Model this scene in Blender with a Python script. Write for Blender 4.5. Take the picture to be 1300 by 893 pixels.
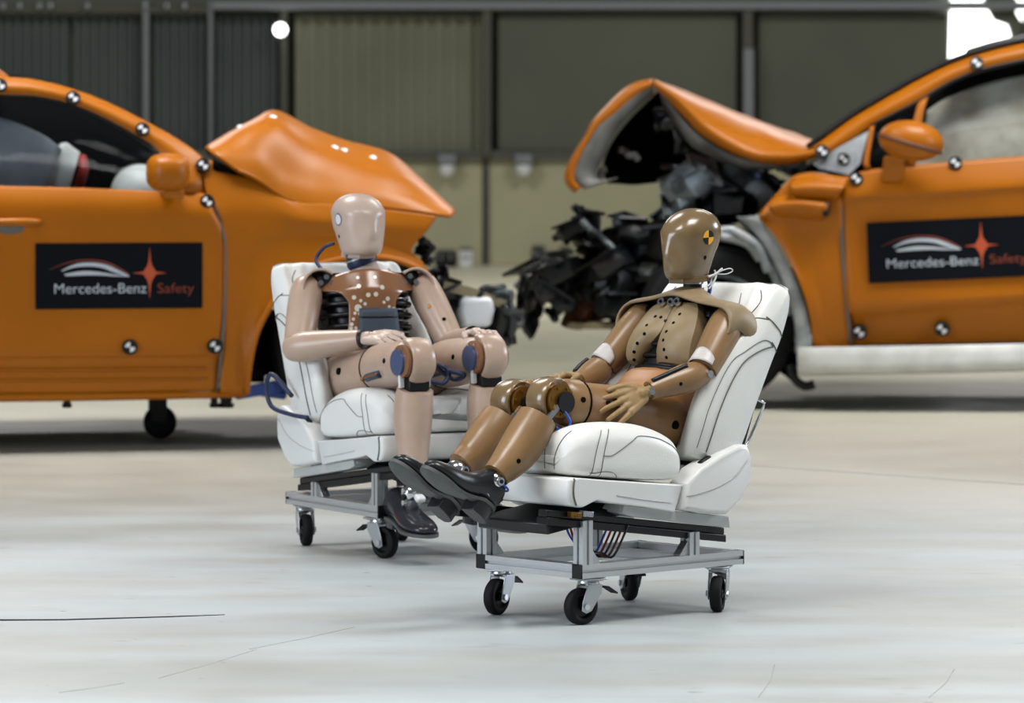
import bpy, bmesh, math, random
from mathutils import Vector, Matrix, Quaternion, noise
from mathutils.bvhtree import BVHTree
random.seed(7)
for o in list(bpy.data.objects): bpy.data.objects.remove(o)
scene = bpy.context.scene
C = scene.collection
PI = math.pi
# ------------------------------------------------------------------ camera, world, lights, exposure
F, HC, YH = 6000.0, 1.5, 130.0          # focal length in pixels (of 1300), eye height, horizon row
cam = bpy.data.cameras.new('camera'); cam_o = bpy.data.objects.new('camera', cam); C.objects.link(cam_o)
cam_o.location = (0, 0, HC); cam_o.rotation_euler = (PI/2, 0, 0)
cam.sensor_fit = 'HORIZONTAL'; cam.sensor_width = 36; cam.lens = F/1300*36
cam.shift_y = (YH-446.5)/1300
cam.clip_end = 200
cam.dof.use_dof = True; cam.dof.focus_distance = 13.75; cam.dof.aperture_fstop = 5.0
scene.camera = cam_o
w = bpy.data.worlds.new('hall_ambient'); scene.world = w; w.use_nodes = True
bg = w.node_tree.nodes['Background']; bg.inputs[0].default_value = (0.90, 0.96, 1.0, 1); bg.inputs[1].default_value = 0.12
def area(name, loc, target, sx, sy, power, col):
    l = bpy.data.lights.new(name, 'AREA'); l.shape = 'RECTANGLE'; l.size = sx; l.size_y = sy; l.energy = power; l.color = col
    o = bpy.data.objects.new(name, l); C.objects.link(o); o.location = loc
    o.rotation_euler = (Vector(target)-Vector(loc)).to_track_quat('-Z', 'Y').to_euler()
    return o
R_SPREAD = math.radians(112)                 # beams narrowed to keep the car flanks darker
for i, (x, y, p) in enumerate([(-3.2, 10.5, 262), (2.6, 12.0, 205), (-3.0, 20, 290), (3.4, 21, 290), (-4.5, 35.5, 440), (4.5, 35.5, 440)]):
    area('hall_lamp', (x, y, 7.0), (x, y+.01, 0), 3.2, 2.2, p, (1, .985, .96)).data.spread = R_SPREAD if y < 25 else PI
area('cool_side_light', (-10.5, 9.0, 3.4), (0, 14.0, .7), 6.0, 4.2, 740, (.80, .88, 1.0))  # unseen side light, placed for the bluish left edge of the heads
area('cool_side_light', (9.5, 17.5, 3.6), (.2, 14.0, .9), 3.0, 2.4, 420, (.82, .90, 1.0))  # unseen, added as a rim light for the right edge of the heads
vs = scene.view_settings
vs.view_transform = 'Standard'; vs.look = 'None'; vs.exposure = 0.10; vs.gamma = 1; vs.use_curve_mapping = False

# ------------------------------------------------------------------ helpers
def lin(h):
    h = h.lstrip('#'); r = [int(h[i:i+2], 16)/255 for i in (0, 2, 4)]
    return tuple(c/12.92 if c <= .04045 else ((c+.055)/1.055)**2.4 for c in r) + (1,)
def mat(name, col, rough=.5, metal=0, var=None, scale=8, bump=0, bscale=60, emit=0, spec=.5, coat=0):
    m = bpy.data.materials.new(name); m.use_nodes = True; nt = m.node_tree; b = nt.nodes['Principled BSDF']
    c = lin(col); b.inputs['Base Color'].default_value = c; b.inputs['Roughness'].default_value = rough
    b.inputs['Metallic'].default_value = metal; b.inputs['Specular IOR Level'].default_value = spec
    b.inputs['Coat Weight'].default_value = coat; b.inputs['Coat Roughness'].default_value = .15
    tc = nt.nodes.new('ShaderNodeTexCoord')
    if var:
        n = nt.nodes.new('ShaderNodeTexNoise'); n.inputs['Scale'].default_value = scale; n.inputs['Detail'].default_value = 6
        mx = nt.nodes.new('ShaderNodeMix'); mx.data_type = 'RGBA'
        r = nt.nodes.new('ShaderNodeMapRange'); r.inputs[1].default_value = .35; r.inputs[2].default_value = .68
        nt.links.new(tc.outputs['Object'], n.inputs['Vector']); nt.links.new(n.outputs['Fac'], r.inputs[0])
        nt.links.new(r.outputs[0], mx.inputs['Factor'])
        mx.inputs['A'].default_value = c; mx.inputs['B'].default_value = lin(var)
        nt.links.new(mx.outputs['Result'], b.inputs['Base Color'])
    if bump:
        n2 = nt.nodes.new('ShaderNodeTexNoise'); n2.inputs['Scale'].default_value = bscale; n2.inputs['Detail'].default_value = 4
        bp = nt.nodes.new('ShaderNodeBump'); bp.inputs['Strength'].default_value = bump; bp.inputs['Distance'].default_value = .004
        nt.links.new(tc.outputs['Object'], n2.inputs['Vector']); nt.links.new(n2.outputs['Fac'], bp.inputs['Height'])
        nt.links.new(bp.outputs[0], b.inputs['Normal'])
    if emit:
        b.inputs['Emission Color'].default_value = c; b.inputs['Emission Strength'].default_value = emit
    return m
M = dict(
    leather=mat('white_leather', '#dededa', .42, bump=.12, bscale=180),
    shell=mat('white_seat_plastic', '#d3d4d2', .38),
    greytrim=mat('grey_seat_trim', '#b4b6b4', .5),
    seam=mat('seam_thread', '#5d5b55', .8),
    scuff=mat('floor_scuff', '#989a97', .7),
    perf=mat('perforated_leather', '#cfcfc9', .55),
    black=mat('black_metal', '#060708', .35),
    rubber=mat('tyre_rubber', '#0b0c0d', .7, bump=.1, bscale=90, spec=.25),
    plasticblack=mat('black_plastic', '#07080a', .42, spec=.35),
    alu=mat('aluminium_profile', '#c4c6c8', .34, .75),
    chrome=mat('chrome', '#d6d8dc', .16, 1),
    steel=mat('zinc_steel', '#b9bcc0', .3, .85),
    boltm=mat('bright_bolt', '#e2ddcf', .3, .35),
    brass=mat('brass', '#8c642a', .32, .8),
    skinf=mat('tan_vinyl_skin', '#7d5f3e', .32, var='#886a47', scale=9, bump=.06, bscale=220),
    skinhead=mat('bronze_vinyl_head', '#766143', .24, var='#6a5638', scale=14, bump=.05, bscale=260, coat=.4),
    jacket=mat('buff_chest_vinyl', '#8a7759', .5, var='#7d6a4c', scale=14, bump=.08, bscale=240),
    belly=mat('orange_tan_vinyl', '#9c6e45', .4, var='#926338', scale=5, bump=.05, bscale=200),
    pelv=mat('brown_pelvis_vinyl', '#7a5430', .45, var='#876238', scale=7, bump=.06, bscale=200),
    handf=mat('glove_vinyl', '#8f7449', .5, bump=.1, bscale=160),
    skinm=mat('pink_vinyl_skin', '#b49c8b', .34, var='#aa8f7b', scale=8, bump=.05, bscale=220, coat=.1),
    skinmh=mat('pale_vinyl_head', '#bba698', .34, bump=.05, bscale=240, coat=.1),
    bib=mat('brown_vinyl_bib', '#8a5f40', .22, var='#7e5537', scale=9, coat=.4),
    cuff=mat('pale_cuff_vinyl', '#b9b3b0', .4),
    blueish=mat('blue_grey_steel', '#56658c', .35, .5),
    navy=mat('navy_rubber', '#1c2647', .5),
    pocket=mat('slate_blue_cloth', '#303c4a', .6),
    blue=mat('blue_wire', '#2a4fb4', .4),
    yellow=mat('target_yellow', '#f2ad14', .4),
    white=mat('white_paint', '#d8dadc', .4),
    shoe=mat('black_shoe_leather', '#191a1c', .3, bump=.06, bscale=120),
    shoem=mat('polished_grey_shoe_leather', '#2c2c33', .22, .2),
    sole=mat('grey_shoe_sole', '#4c4e4d', .6, var='#434544', scale=40),
    orange=mat('orange_car_wrap', '#a25c02', .38, var='#9d5802', scale=2, spec=.28),
    orangein=mat('bare_grey_panel_back', '#6a6a66', .55, var='#3a3a39', scale=6),
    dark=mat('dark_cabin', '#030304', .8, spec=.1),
    decal=mat('navy_sticker', '#070b12', .5, spec=.12),
    silver=mat('silver_print', '#b4bcc4', .45),
    redprint=mat('rust_red_print', '#b04a26', .5),
    dimred=mat('dim_red_print', '#7c331f', .5),
    bag=mat('airbag_cloth', '#8d9096', .8, var='#74777d', scale=5),
    bagr=mat('stained_airbag_cloth', '#c6bfae', .8, var='#948a78', scale=6),
    red=mat('red_belt', '#8e1d14', .6),
    bare=mat('bare_aluminium', '#a9adb0', .4, .5, var='#7c8084', scale=9),
    engine=mat('engine_alloy', '#6f7679', .45, .6, var='#3c4246', scale=12),
    wreck=mat('crushed_black_plastic', '#08090b', .4, var='#121417', scale=9),
    sillw=mat('primed_white_sill', '#c6c7c3', .5, var='#b0b1ab', scale=7),
    liner=mat('pale_wheel_liner', '#a5aaa9', .5, var='#6b7072', scale=9),
    rust=mat('rust_brown_part', '#5a3012', .6),
    tan=mat('tan_bar', '#8d8263', .6),
    olive=mat('olive_corrugated_sheet', '#747663', .6, var='#6a6c59', scale=1.2),
    slate=mat('slate_wall_panel', '#4a5150', .6, var='#3e4545', scale=.9),
    moss=mat('dark_moss_wall_panel', '#525446', .65, var='#4a4c40', scale=.8),
    post=mat('pale_steel_post', '#73767a', .6),
    postd=mat('dark_steel_post', '#45463c', .6),
    concrete=mat('beige_concrete', '#a8a486', .75, var='#979378', scale=.7),
    lampw=mat('lit_lamp', '#ffffff', .5, emit=6),
    day=mat('daylight_opening', '#ffffff', .5, emit=3.5),
    bluepart=mat('blue_trolley_paint', '#173c86', .45),
)
def glass_mat():
    m = bpy.data.materials.new('tinted_glass'); m.use_nodes = True; nt = m.node_tree; nt.nodes.clear()
    out = nt.nodes.new('ShaderNodeOutputMaterial'); mx = nt.nodes.new('ShaderNodeMixShader'); mx.inputs[0].default_value = .003
    t = nt.nodes.new('ShaderNodeBsdfTransparent'); t.inputs[0].default_value = (.86, .88, .89, 1)
    g = nt.nodes.new('ShaderNodeBsdfGlossy'); g.inputs['Roughness'].default_value = .05
    nt.links.new(t.outputs[0], mx.inputs[1]); nt.links.new(g.outputs[0], mx.inputs[2]); nt.links.new(mx.outputs[0], out.inputs[0])
    return m
M['glass'] = glass_mat()
def floor_mat():
    m = bpy.data.materials.new('polished_concrete_floor'); m.use_nodes = True; nt = m.node_tree; b = nt.nodes['Principled BSDF']
    tc = nt.nodes.new('ShaderNodeTexCoord')
    def nz(scale, det, a, bb, vec=None):
        n = nt.nodes.new('ShaderNodeTexNoise'); n.inputs['Scale'].default_value = scale; n.inputs['Detail'].default_value = det
        r = nt.nodes.new('ShaderNodeMapRange'); r.inputs[1].default_value = a; r.inputs[2].default_value = bb
        nt.links.new(vec or tc.outputs['Object'], n.inputs['Vector']); nt.links.new(n.outputs['Fac'], r.inputs[0]); return r.outputs[0]
    def mix(f, a, bcol):
        x = nt.nodes.new('ShaderNodeMix'); x.data_type = 'RGBA'; nt.links.new(f, x.inputs['Factor'])
        if isinstance(a, str): x.inputs['A'].default_value = lin(a)
        else: nt.links.new(a, x.inputs['A'])
        x.inputs['B'].default_value = lin(bcol); return x.outputs['Result']
    def mapped(sc, rot=0):
        mp = nt.nodes.new('ShaderNodeMapping'); mp.inputs['Scale'].default_value = sc; mp.inputs['Rotation'].default_value = (0, 0, rot)
        nt.links.new(tc.outputs['Object'], mp.inputs['Vector']); return mp.outputs[0]
    c = mix(nz(1, 5, .36, .66, mapped((.22, .75, 1), .04)), '#a9b1b3', '#949896')
    c = mix(nz(1, 7, .45, .75, mapped((1.1, 2.6, 1), -.05)), c, '#959690')
    c = mix(nz(1, 5, .64, .74, mapped((3.2, 5.5, 1), .1)), c, '#8f908c')
    c = mix(nz(1, 2, .735, .76, mapped((9, 17, 1), .3)), c, '#6f706d')
    # greyer before the cars; warmer beyond, colour lightened in place of rear lamp light
    sx = nt.nodes.new('ShaderNodeSeparateXYZ'); nt.links.new(tc.outputs['Object'], sx.inputs[0])
    r = nt.nodes.new('ShaderNodeMapRange'); r.inputs[1].default_value = 16.3; r.inputs[2].default_value = 18.5
    nt.links.new(sx.outputs['Y'], r.inputs[0]); c = mix(r.outputs[0], c, '#949188')
    r2 = nt.nodes.new('ShaderNodeMapRange'); r2.inputs[1].default_value = 21; r2.inputs[2].default_value = 27
    nt.links.new(sx.outputs['Y'], r2.inputs[0]); c = mix(r2.outputs[0], c, '#cac6ad')
    nt.links.new(c, b.inputs['Base Color'])
    rg = nz(2.5, 4, .3, .7); rr = nt.nodes.new('ShaderNodeMapRange'); rr.inputs[3].default_value = .34; rr.inputs[4].default_value = .5
    nt.links.new(rg, rr.inputs[0]); nt.links.new(rr.outputs[0], b.inputs['Roughness'])
    b.inputs['Specular IOR Level'].default_value = .35
    return m
M['floor'] = floor_mat()

def V(*a): return Vector(a)
class G:                                         # a bag of faces that becomes ONE mesh
    def __init__(s): s.v = []; s.f = []; s.m = []
    def add(s, vs, fs, mi=0):
        n = len(s.v); s.v += [tuple(v) for v in vs]
        for f in fs: s.f.append(tuple(i+n for i in f)); s.m.append(mi)
        return s
    def box(s, c, size, rot=None, mi=0):
        hx, hy, hz = size[0]/2, size[1]/2, size[2]/2; c = Vector(c)
        pts = [Vector((x, y, z)) for x in (-hx, hx) for y in (-hy, hy) for z in (-hz, hz)]
        if rot is not None: pts = [rot @ p for p in pts]
        return s.add([c+p for p in pts], [(0,1,3,2), (4,6,7,5), (0,4,5,1), (2,3,7,6), (0,2,6,4), (1,5,7,3)], mi)
    def cone(s, p0, p1, r0, r1=None, n=18, mi=0, cap=True):
        r1 = r0 if r1 is None else r1; p0, p1 = Vector(p0), Vector(p1); q = (p1-p0).to_track_quat('Z', 'Y')
        vs = []
        for p, r in ((p0, r0), (p1, r1)):
            vs += [p+q @ Vector((r*math.cos(2*PI*i/n), r*math.sin(2*PI*i/n), 0)) for i in range(n)]
        fs = [(i, (i+1) % n, n+(i+1) % n, n+i) for i in range(n)]
        if cap: fs += [tuple(range(n-1, -1, -1)), tuple(range(n, 2*n))]
        return s.add(vs, fs, mi)
    def ring(s, c, axis, r0, r1, h, n=28, mi=0):  # washer / tyre-like band
        c = Vector(c); q = Vector(axis).to_track_quat('Z', 'Y'); vs = []
        for r, z in ((r0, -h/2), (r1, -h/2), (r1, h/2), (r0, h/2)):
            vs += [c+q @ Vector((r*math.cos(2*PI*i/n), r*math.sin(2*PI*i/n), z)) for i in range(n)]
        fs = [(k*n+i, k*n+(i+1) % n, ((k+1) % 4)*n+(i+1) % n, ((k+1) % 4)*n+i) for k in range(4) for i in range(n)]
        return s.add(vs, fs, mi)
    def lathe(s, c, axis, prof, n=32, mi=0):      # prof: (radius, height) closed loop or open
        c = Vector(c); q = Vector(axis).to_track_quat('Z', 'Y'); vs = []
        for r, z in prof: vs += [c+q @ Vector((r*math.cos(2*PI*i/n), r*math.sin(2*PI*i/n), z)) for i in range(n)]
        k = len(prof)
        fs = [(a*n+i, a*n+(i+1) % n, (a+1)*n+(i+1) % n, (a+1)*n+i) for a in range(k-1) for i in range(n)]
        return s.add(vs, fs, mi)
    def ell(s, c, r, rot=None, nu=20, nv=12, mi=0):
        c = Vector(c); vs = []; fs = []
        for j in range(1, nv):
            t = PI*j/nv
            for i in range(nu):
                a = 2*PI*i/nu; p = Vector((r[0]*math.sin(t)*math.cos(a), r[1]*math.sin(t)*math.sin(a), r[2]*math.cos(t)))
                vs.append(c+(rot @ p if rot is not None else p))
        top = Vector((0, 0, r[2])); vs += [c+(rot @ top if rot is not None else top), c-(rot @ top if rot is not None else top)]
        for j in range(nv-2):
            for i in range(nu): fs.append((j*nu+i, (j+1)*nu+i, (j+1)*nu+(i+1) % nu, j*nu+(i+1) % nu))
        T, B = (nv-1)*nu, (nv-1)*nu+1
        for i in range(nu): fs += [(T, i, (i+1) % nu), (B, (nv-2)*nu+(i+1) % nu, (nv-2)*nu+i)]
        return s.add(vs, fs, mi)
    def capsule(s, p0, p1, r0, r1=None, n=14):
        r1 = r0 if r1 is None else r1
        return s.ell(p0, (r0,)*3, nu=n, nv=8).ell(p1, (r1,)*3, nu=n, nv=8).cone(p0, p1, r0, r1, n)
    def tube(s, pts, r, n=8, mi=0, closed=False):
        pts = [Vector(p) for p in pts]; k = len(pts); vs = []; up = None
        for i, p in enumerate(pts):
            a = pts[(i-1) % k] if (i or closed) else p; b = pts[(i+1) % k] if (i < k-1 or closed) else p
            t = (b-a).normalized()
            if up is None: up = t.orthogonal().normalized()
            up = (up-t*up.dot(t)).normalized(); sd = t.cross(up); rr = r[i] if isinstance(r, (list, tuple)) else r
            vs += [p+(up*math.cos(2*PI*j/n)+sd*math.sin(2*PI*j/n))*rr for j in range(n)]
        fs = [(i*n+j, i*n+(j+1) % n, ((i+1) % k)*n+(j+1) % n, ((i+1) % k)*n+j) for i in range(k if closed else k-1) for j in range(n)]
        if not closed: fs += [tuple(range(n-1, -1, -1)), tuple(range((k-1)*n, k*n))]
        return s.add(vs, fs, mi)
    def prism(s, poly, y0, y1, mi=0):             # polygon in (x, z) extruded along y
        n = len(poly); vs = [(x, y0, z) for x, z in poly]+[(x, y1, z) for x, z in poly]
        return s.add(vs, [tuple(range(n)), tuple(range(2*n-1, n-1, -1))]+[(i, n+i, n+(i+1) % n, (i+1) % n) for i in range(n)], mi)
    def extr(s, poly, c, axis, up, h0, h1, mi=0): # polygon in a plane square to axis, extruded along it
        c = Vector(c); a = Vector(axis).normalized(); u = Vector(up); u = (u-a*u.dot(a)).normalized(); l = u.cross(a); n = len(poly)
        vs = [c+l*x+u*y+a*h0 for x, y in poly]+[c+l*x+u*y+a*h1 for x, y in poly]
        return s.add(vs, [tuple(range(n)), tuple(range(2*n-1, n-1, -1))]+[(i, n+i, n+(i+1) % n, (i+1) % n) for i in range(n)], mi)
    def rings(s, R, capped=True, mi=0):
        n = len(R[0]); k = len(R); vs = [p for r in R for p in r]
        fs = [(i*n+j, i*n+(j+1) % n, (i+1)*n+(j+1) % n, (i+1)*n+j) for i in range(k-1) for j in range(n)]
        if capped: fs += [tuple(range(n-1, -1, -1)), tuple(range((k-1)*n, k*n))]
        return s.add(vs, fs, mi)
    def grid(s, f, nu, nv, mi=0):
        vs = [f(i/nu, j/nv) for j in range(nv+1) for i in range(nu+1)]
        return s.add(vs, [(j*(nu+1)+i, j*(nu+1)+i+1, (j+1)*(nu+1)+i+1, (j+1)*(nu+1)+i) for j in range(nv) for i in range(nu)], mi)

def cr(pts, k, closed=False):                     # Catmull-Rom through pts, k points per span
    pts = [Vector(p) for p in pts]; n = len(pts); out = []
    for i in range(n if closed else n-1):
        g = lambda j: pts[j % n] if closed else pts[max(0, min(n-1, j))]
        a, b, c, d = g(i-1), g(i), g(i+1), g(i+2)
        for q in range(k):
            t = q/k; out.append(.5*((2*b)+(c-a)*t+(2*a-5*b+4*c-d)*t*t+(3*b-a-3*c+d)*t**3))
    if not closed: out.append(pts[-1])
    return out
def loft_rings(R, kr, ka):                        # smooth closed control rings both ways
    R = [cr(r, kr, True) for r in R]; n = len(R[0])
    cols = [cr([r[j] for r in R], ka) for j in range(n)]
    return [[c[i] for c in cols] for i in range(len(cols[0]))]

def obj(name, g, m, parent=None, smooth=True, bevel=0, seg=2, sub=0, solid=0, remesh=0, rsm=0, auto=None, loc=None, rot=None):
    me = bpy.data.meshes.new(name); me.from_pydata(g.v, [], g.f); me.validate()
    bm = bmesh.new(); bm.from_mesh(me)
    bmesh.ops.recalc_face_normals(bm, faces=bm.faces); bm.to_mesh(me); bm.free()
    ms = m if isinstance(m, (list, tuple)) else [m]
    for x in ms: me.materials.append(M[x] if isinstance(x, str) else x)
    if len(ms) > 1:
        for p, i in zip(me.polygons, g.m): p.material_index = i
    o = bpy.data.objects.new(name, me); C.objects.link(o)
    if parent: o.parent = parent
    if loc is not None: o.location = loc
    if rot is not None: o.rotation_euler = rot
    for p in me.polygons: p.use_smooth = smooth
    if smooth and auto is not None:
        bm = bmesh.new(); bm.from_mesh(me)
        for e in bm.edges:
            if len(e.link_faces) == 2 and e.calc_face_angle(0) > auto: e.smooth = False
        bm.to_mesh(me); bm.free()
    if solid:
        md = o.modifiers.new('thickness', 'SOLIDIFY'); md.thickness = solid; md.offset = 0
    if remesh:
        md = o.modifiers.new('skin', 'REMESH'); md.mode = 'VOXEL'; md.voxel_size = remesh; md.use_smooth_shade = True
        if rsm: md = o.modifiers.new('relax', 'SMOOTH'); md.factor = .5; md.iterations = rsm
    if bevel:
        md = o.modifiers.new('bevel', 'BEVEL'); md.width = bevel; md.segments = seg; md.limit_method = 'ANGLE'; md.angle_limit = .6
        md.harden_normals = False
    if sub:
        md = o.modifiers.new('subdiv', 'SUBSURF'); md.levels = sub; md.render_levels = sub
    return o
def hard(name, g, m, parent=None, bevel=0, **k): return obj(name, g, m, parent, smooth=bool(bevel), bevel=bevel, auto=.6 if bevel else None, **k)
def tag(o, label, cat, group=None):
    o['label'] = label; o['category'] = cat
    if group: o['group'] = group
    return o
def empty(name, loc, rz=0, label=None, cat=None, group=None):
    o = bpy.data.objects.new(name, None); C.objects.link(o); o.location = loc; o.rotation_euler = (0, 0, rz); o.empty_display_size = .1
    if label: tag(o, label, cat, group)
    return o
def struct(o): o['kind'] = 'structure'; return o
def copy_tree(o, parent=None):
    c = o.copy(); C.objects.link(c)
    if parent: c.parent = parent
    for ch in list(o.children): copy_tree(ch, c)
    return c
def limb(g, pts, rad, n=22, k=5, up=(0, 1, 0), cap=True):   # tapered, elliptical tube; rad: list of r or (r_up, r_side)
    R = []
    pts = [Vector(p) for p in pts]
    P = cr(pts, k); RR = cr([Vector((r, r, 0)) if not isinstance(r, (tuple, list)) else Vector((r[0], r[1], 0)) for r in rad], k)
    for i, p in enumerate(P):
        t = (P[min(i+1, len(P)-1)]-P[max(i-1, 0)]).normalized(); u = Vector(up); u = (u-t*u.dot(t)).normalized(); s = t.cross(u)
        R.append([p+u*math.cos(2*PI*j/n)*RR[i].x+s*math.sin(2*PI*j/n)*RR[i].y for j in range(n)])
    return g.rings(R, cap)
def frame_at(p, deg): # empty transform helpers are plain: location + z rotation
    return Vector(p), math.radians(deg)
# ------------------------------------------------------------------ the hall: floor and back wall
g = G(); g.grid(lambda u, v: V(-26+52*u, -6+56*v, 0), 26, 28)
floor = struct(obj('floor', g, 'floor', smooth=False))
g = G(); g.tube([(-1.62, 13.66, .001), (-1.3, 13.68, .001), (-1.0, 13.76, .001), (-.84, 13.82, .001)], [.004, .003, .0025, .001], 6)
obj('floor_crack', g, 'black', floor)
g = G(); g.tube([(.9, 19.6, .0005), (1.6, 18.9, .0005), (2.6, 18.0, .0005), (4.5, 17.0, .0005)], .003, 4); obj('floor_joint', g, 'scuff', floor)
for x0, y0, x1, y1 in [(-1.55, 12.35, -1.42, 12.85), (-.92, 12.3, -.70, 12.95), (-.72, 12.95, -.45, 13.5), (.62, 11.9, .70, 12.6), (1.05, 11.9, 1.17, 12.5), (-1.15, 12.0, -1.0, 12.2)]:
    g = G(); g.tube([(x0, y0, .0003), ((x0+x1)/2+.01, (y0+y1)/2, .0003), (x1, y1, .0003)], .0009, 4); obj('floor_scratch', g, 'scuff', floor)
WY = 43.5; WS = F/WY
def wx(px): return (px-650)/WS
def wz(py): return HC-(py-YH)/WS
g = G(); g.box((0, WY+.35, 3.5), (34, .3, 7))
wall = struct(obj('wall_back', g, 'moss', smooth=False))
def wall_box(name, px0, px1, py0, py1, y0, y1, m, bevel=0):
    g = G(); x0, x1 = wx(px0), wx(px1); z0, z1 = wz(py1), wz(py0)
    g.box(((x0+x1)/2, WY+(y0+y1)/2, (z0+z1)/2), (x1-x0, y1-y0, z1-z0)); return hard(name, g, m, wall, bevel)
# beige concrete plinth in slabs
xs = [-1500, -900, -300, 40, 330, 614, 950, 1240, 1700, 2500]
for a, b in zip(xs[:-1], xs[1:]): wall_box('plinth_slab', a+1.2, b-1.2, 200, 337, -.02, .2, 'concrete', .01)
wall_box('plinth_ledge', -1500, 2500, 191, 202, -.1, .2, 'postd')
# panels above the plinth
for a, b, m, d in [(-1500, -900, 'slate', 0), (-898, -400, 'slate', .03), (-398, -90, 'slate', .0), 
                (632, 935, 'moss', 0), (963, 1203, 'moss', .02), (1300, 1800, 'moss', 0), (1803, 2500, 'moss', .02)]:
    wall_box('wall_panel', a, b, 17, 191, d, .2, m, .008)
def corrugated(px0, px1, pitch, m='olive'):
    n = int((wx(px1)-wx(px0))/pitch*8); z0, z1 = wz(191), wz(19)
    g = G(); g.grid(lambda u, v: V(wx(px0)+(wx(px1)-wx(px0))*u, WY+.06-.03*max(-.7, min(.7, math.sin(u*n/8*2*PI))), z0+(z1-z0)*v), n, 1)
    return obj('corrugated_panel', g, m, wall, smooth=False, solid=.004)
corrugated(374, 612, .13)
for a, b in ((-88, 88), (92, 178), (194, 262), (273, 354)): corrugated(a+1, b-1, .085, 'slate')
for px, wd, m in [(-400, 9, 'postd'), (186, 8, 'post'), (268, 6, 'post'), (361, 10, 'postd'), (618, 13, 'postd'), (949, 14, 'postd'), (1800, 14, 'postd')]:
    wall_box('wall_post', px-wd/2, px+wd/2, 0, 200, -.12, .15, m, .02)
wall_box('post_sleeve', 943, 956, 62, 190, -.16, -.12, 'post', .01)
wall_box('top_rail', 270, 2500, 2, 13, -.16, .1, 'post', .02)
wall_box('top_rail', -1500, 272, 9, 17, -.1, .1, 'postd', .02)
for px in (6, 27, 52, 66, 113, 186, 213, 236): 
    g = G(); g.ring((wx(px), WY-.13, wz(8)), (1, 0, 0), .02, .035, .03); obj('curtain_hook', g, 'steel', wall)
for px in (618, 949, 361, -400):
    wall_box('plinth_joint', px-3, px+3, 202, 337, -.05, .02, 'postd')
# the daylight opening at the upper right: torn shape between dark sheets
def wall_poly(name, pts, y0, y1, m, parent=wall):
    g = G(); g.prism([(wx(a), wz(b)) for a, b in pts], WY+y0, WY+y1); return hard(name, g, m, parent)
win = struct(wall_poly('window_1', [(1210, -60), (1247, -60), (1250, 4), (1262, 26), (1280, 32), (1284, 46), (1278, 56), (1262, 60), (1240, 90), (1206, 90)], .1, .14, 'day', None))
wall_poly('wall_sheet', [(1248, -60), (1292, -60), (1290, 16), (1296, 26), (1296, 190), (1203, 190), (1203, 90), (1240, 89), (1262, 60), (1278, 56), (1284, 46), (1280, 32), (1262, 26), (1250, 4)], -.02, .2, 'moss')
win2 = struct(wall_poly('window_2', [(1293, -60), (1420, -60), (1420, 26), (1297, 26), (1290, 15)], .1, .14, 'day', None))
# things on the wall and at its foot
lp = empty('wall_lamp', (wx(357), WY-.16, wz(38)), 0, 'small bright round lamp on the post of the back wall', 'lamp')
g = G(); g.lathe((0, 0, 0), (0, -1, 0), [(0, .06), (.03, .055), (.052, .03), (.058, 0), (.05, -.03), (0, -.05)], 24); obj('bulb', g, 'lampw', lp)
g = G(); g.box((0, .08, 0), (.1, .12, .16)); b = hard('bracket', g, 'postd', lp, .01)
for px, lab in [(568, 'pale grey boxed detector on the back wall, just above the orange bonnet tip'), (665, 'pale grey boxed detector on the back wall right of the post, towards the open bonnet')]:
    e = tag(empty('wall_detector', (wx(px), WY-.14, wz(208))), lab, 'detector', 'detectors on the back wall')
    g = G(); g.box((0, 0, .04), (.17, .16, .1)); hard('housing', g, 'post', e, .02)
    g = G(); g.lathe((0, 0, -.01), (0, 0, -1), [(.075, 0), (.07, .05), (.045, .1), (.02, .115), (0, .118)], 24); obj('lens', g, 'white', e)
def low_box(px, w_, h_, m, lab, cat, name):
    e = tag(empty(name, (wx(px), WY-.45, 0)), lab, cat)
    g = G(); g.box((0, 0, h_*.5), (w_, .3, h_)); hard('body', g, m, e, .02)
    g = G(); g.box((0, 0, h_+.012), (w_*.9, .28, .03)); hard('lid', g, 'postd', e, .01)
    for s in (-1, 1):
        g = G(); g.tube([(s*w_*.2, -.155, h_*.55), (s*w_*.2, -.19, h_*.6), (s*w_*.2, -.19, h_*.8), (s*w_*.2, -.155, h_*.85)], .008); obj('handle', g, 'steel', e)
    return e
low_box(567, .2, .13, 'plasticblack', 'black box at the foot of the back wall, left of the white box', 'box', 'floor_box')
low_box(592, .12, .15, 'white', 'small white box on the floor by the back wall', 'box', 'floor_box')
low_box(683, .13, .17, 'plasticblack', 'black box by the back wall behind the crushed black front end', 'box', 'floor_box')
low_box(717, .12, .16, 'plasticblack', 'narrow black box by the back wall under the open bonnet', 'box', 'floor_box')

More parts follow.
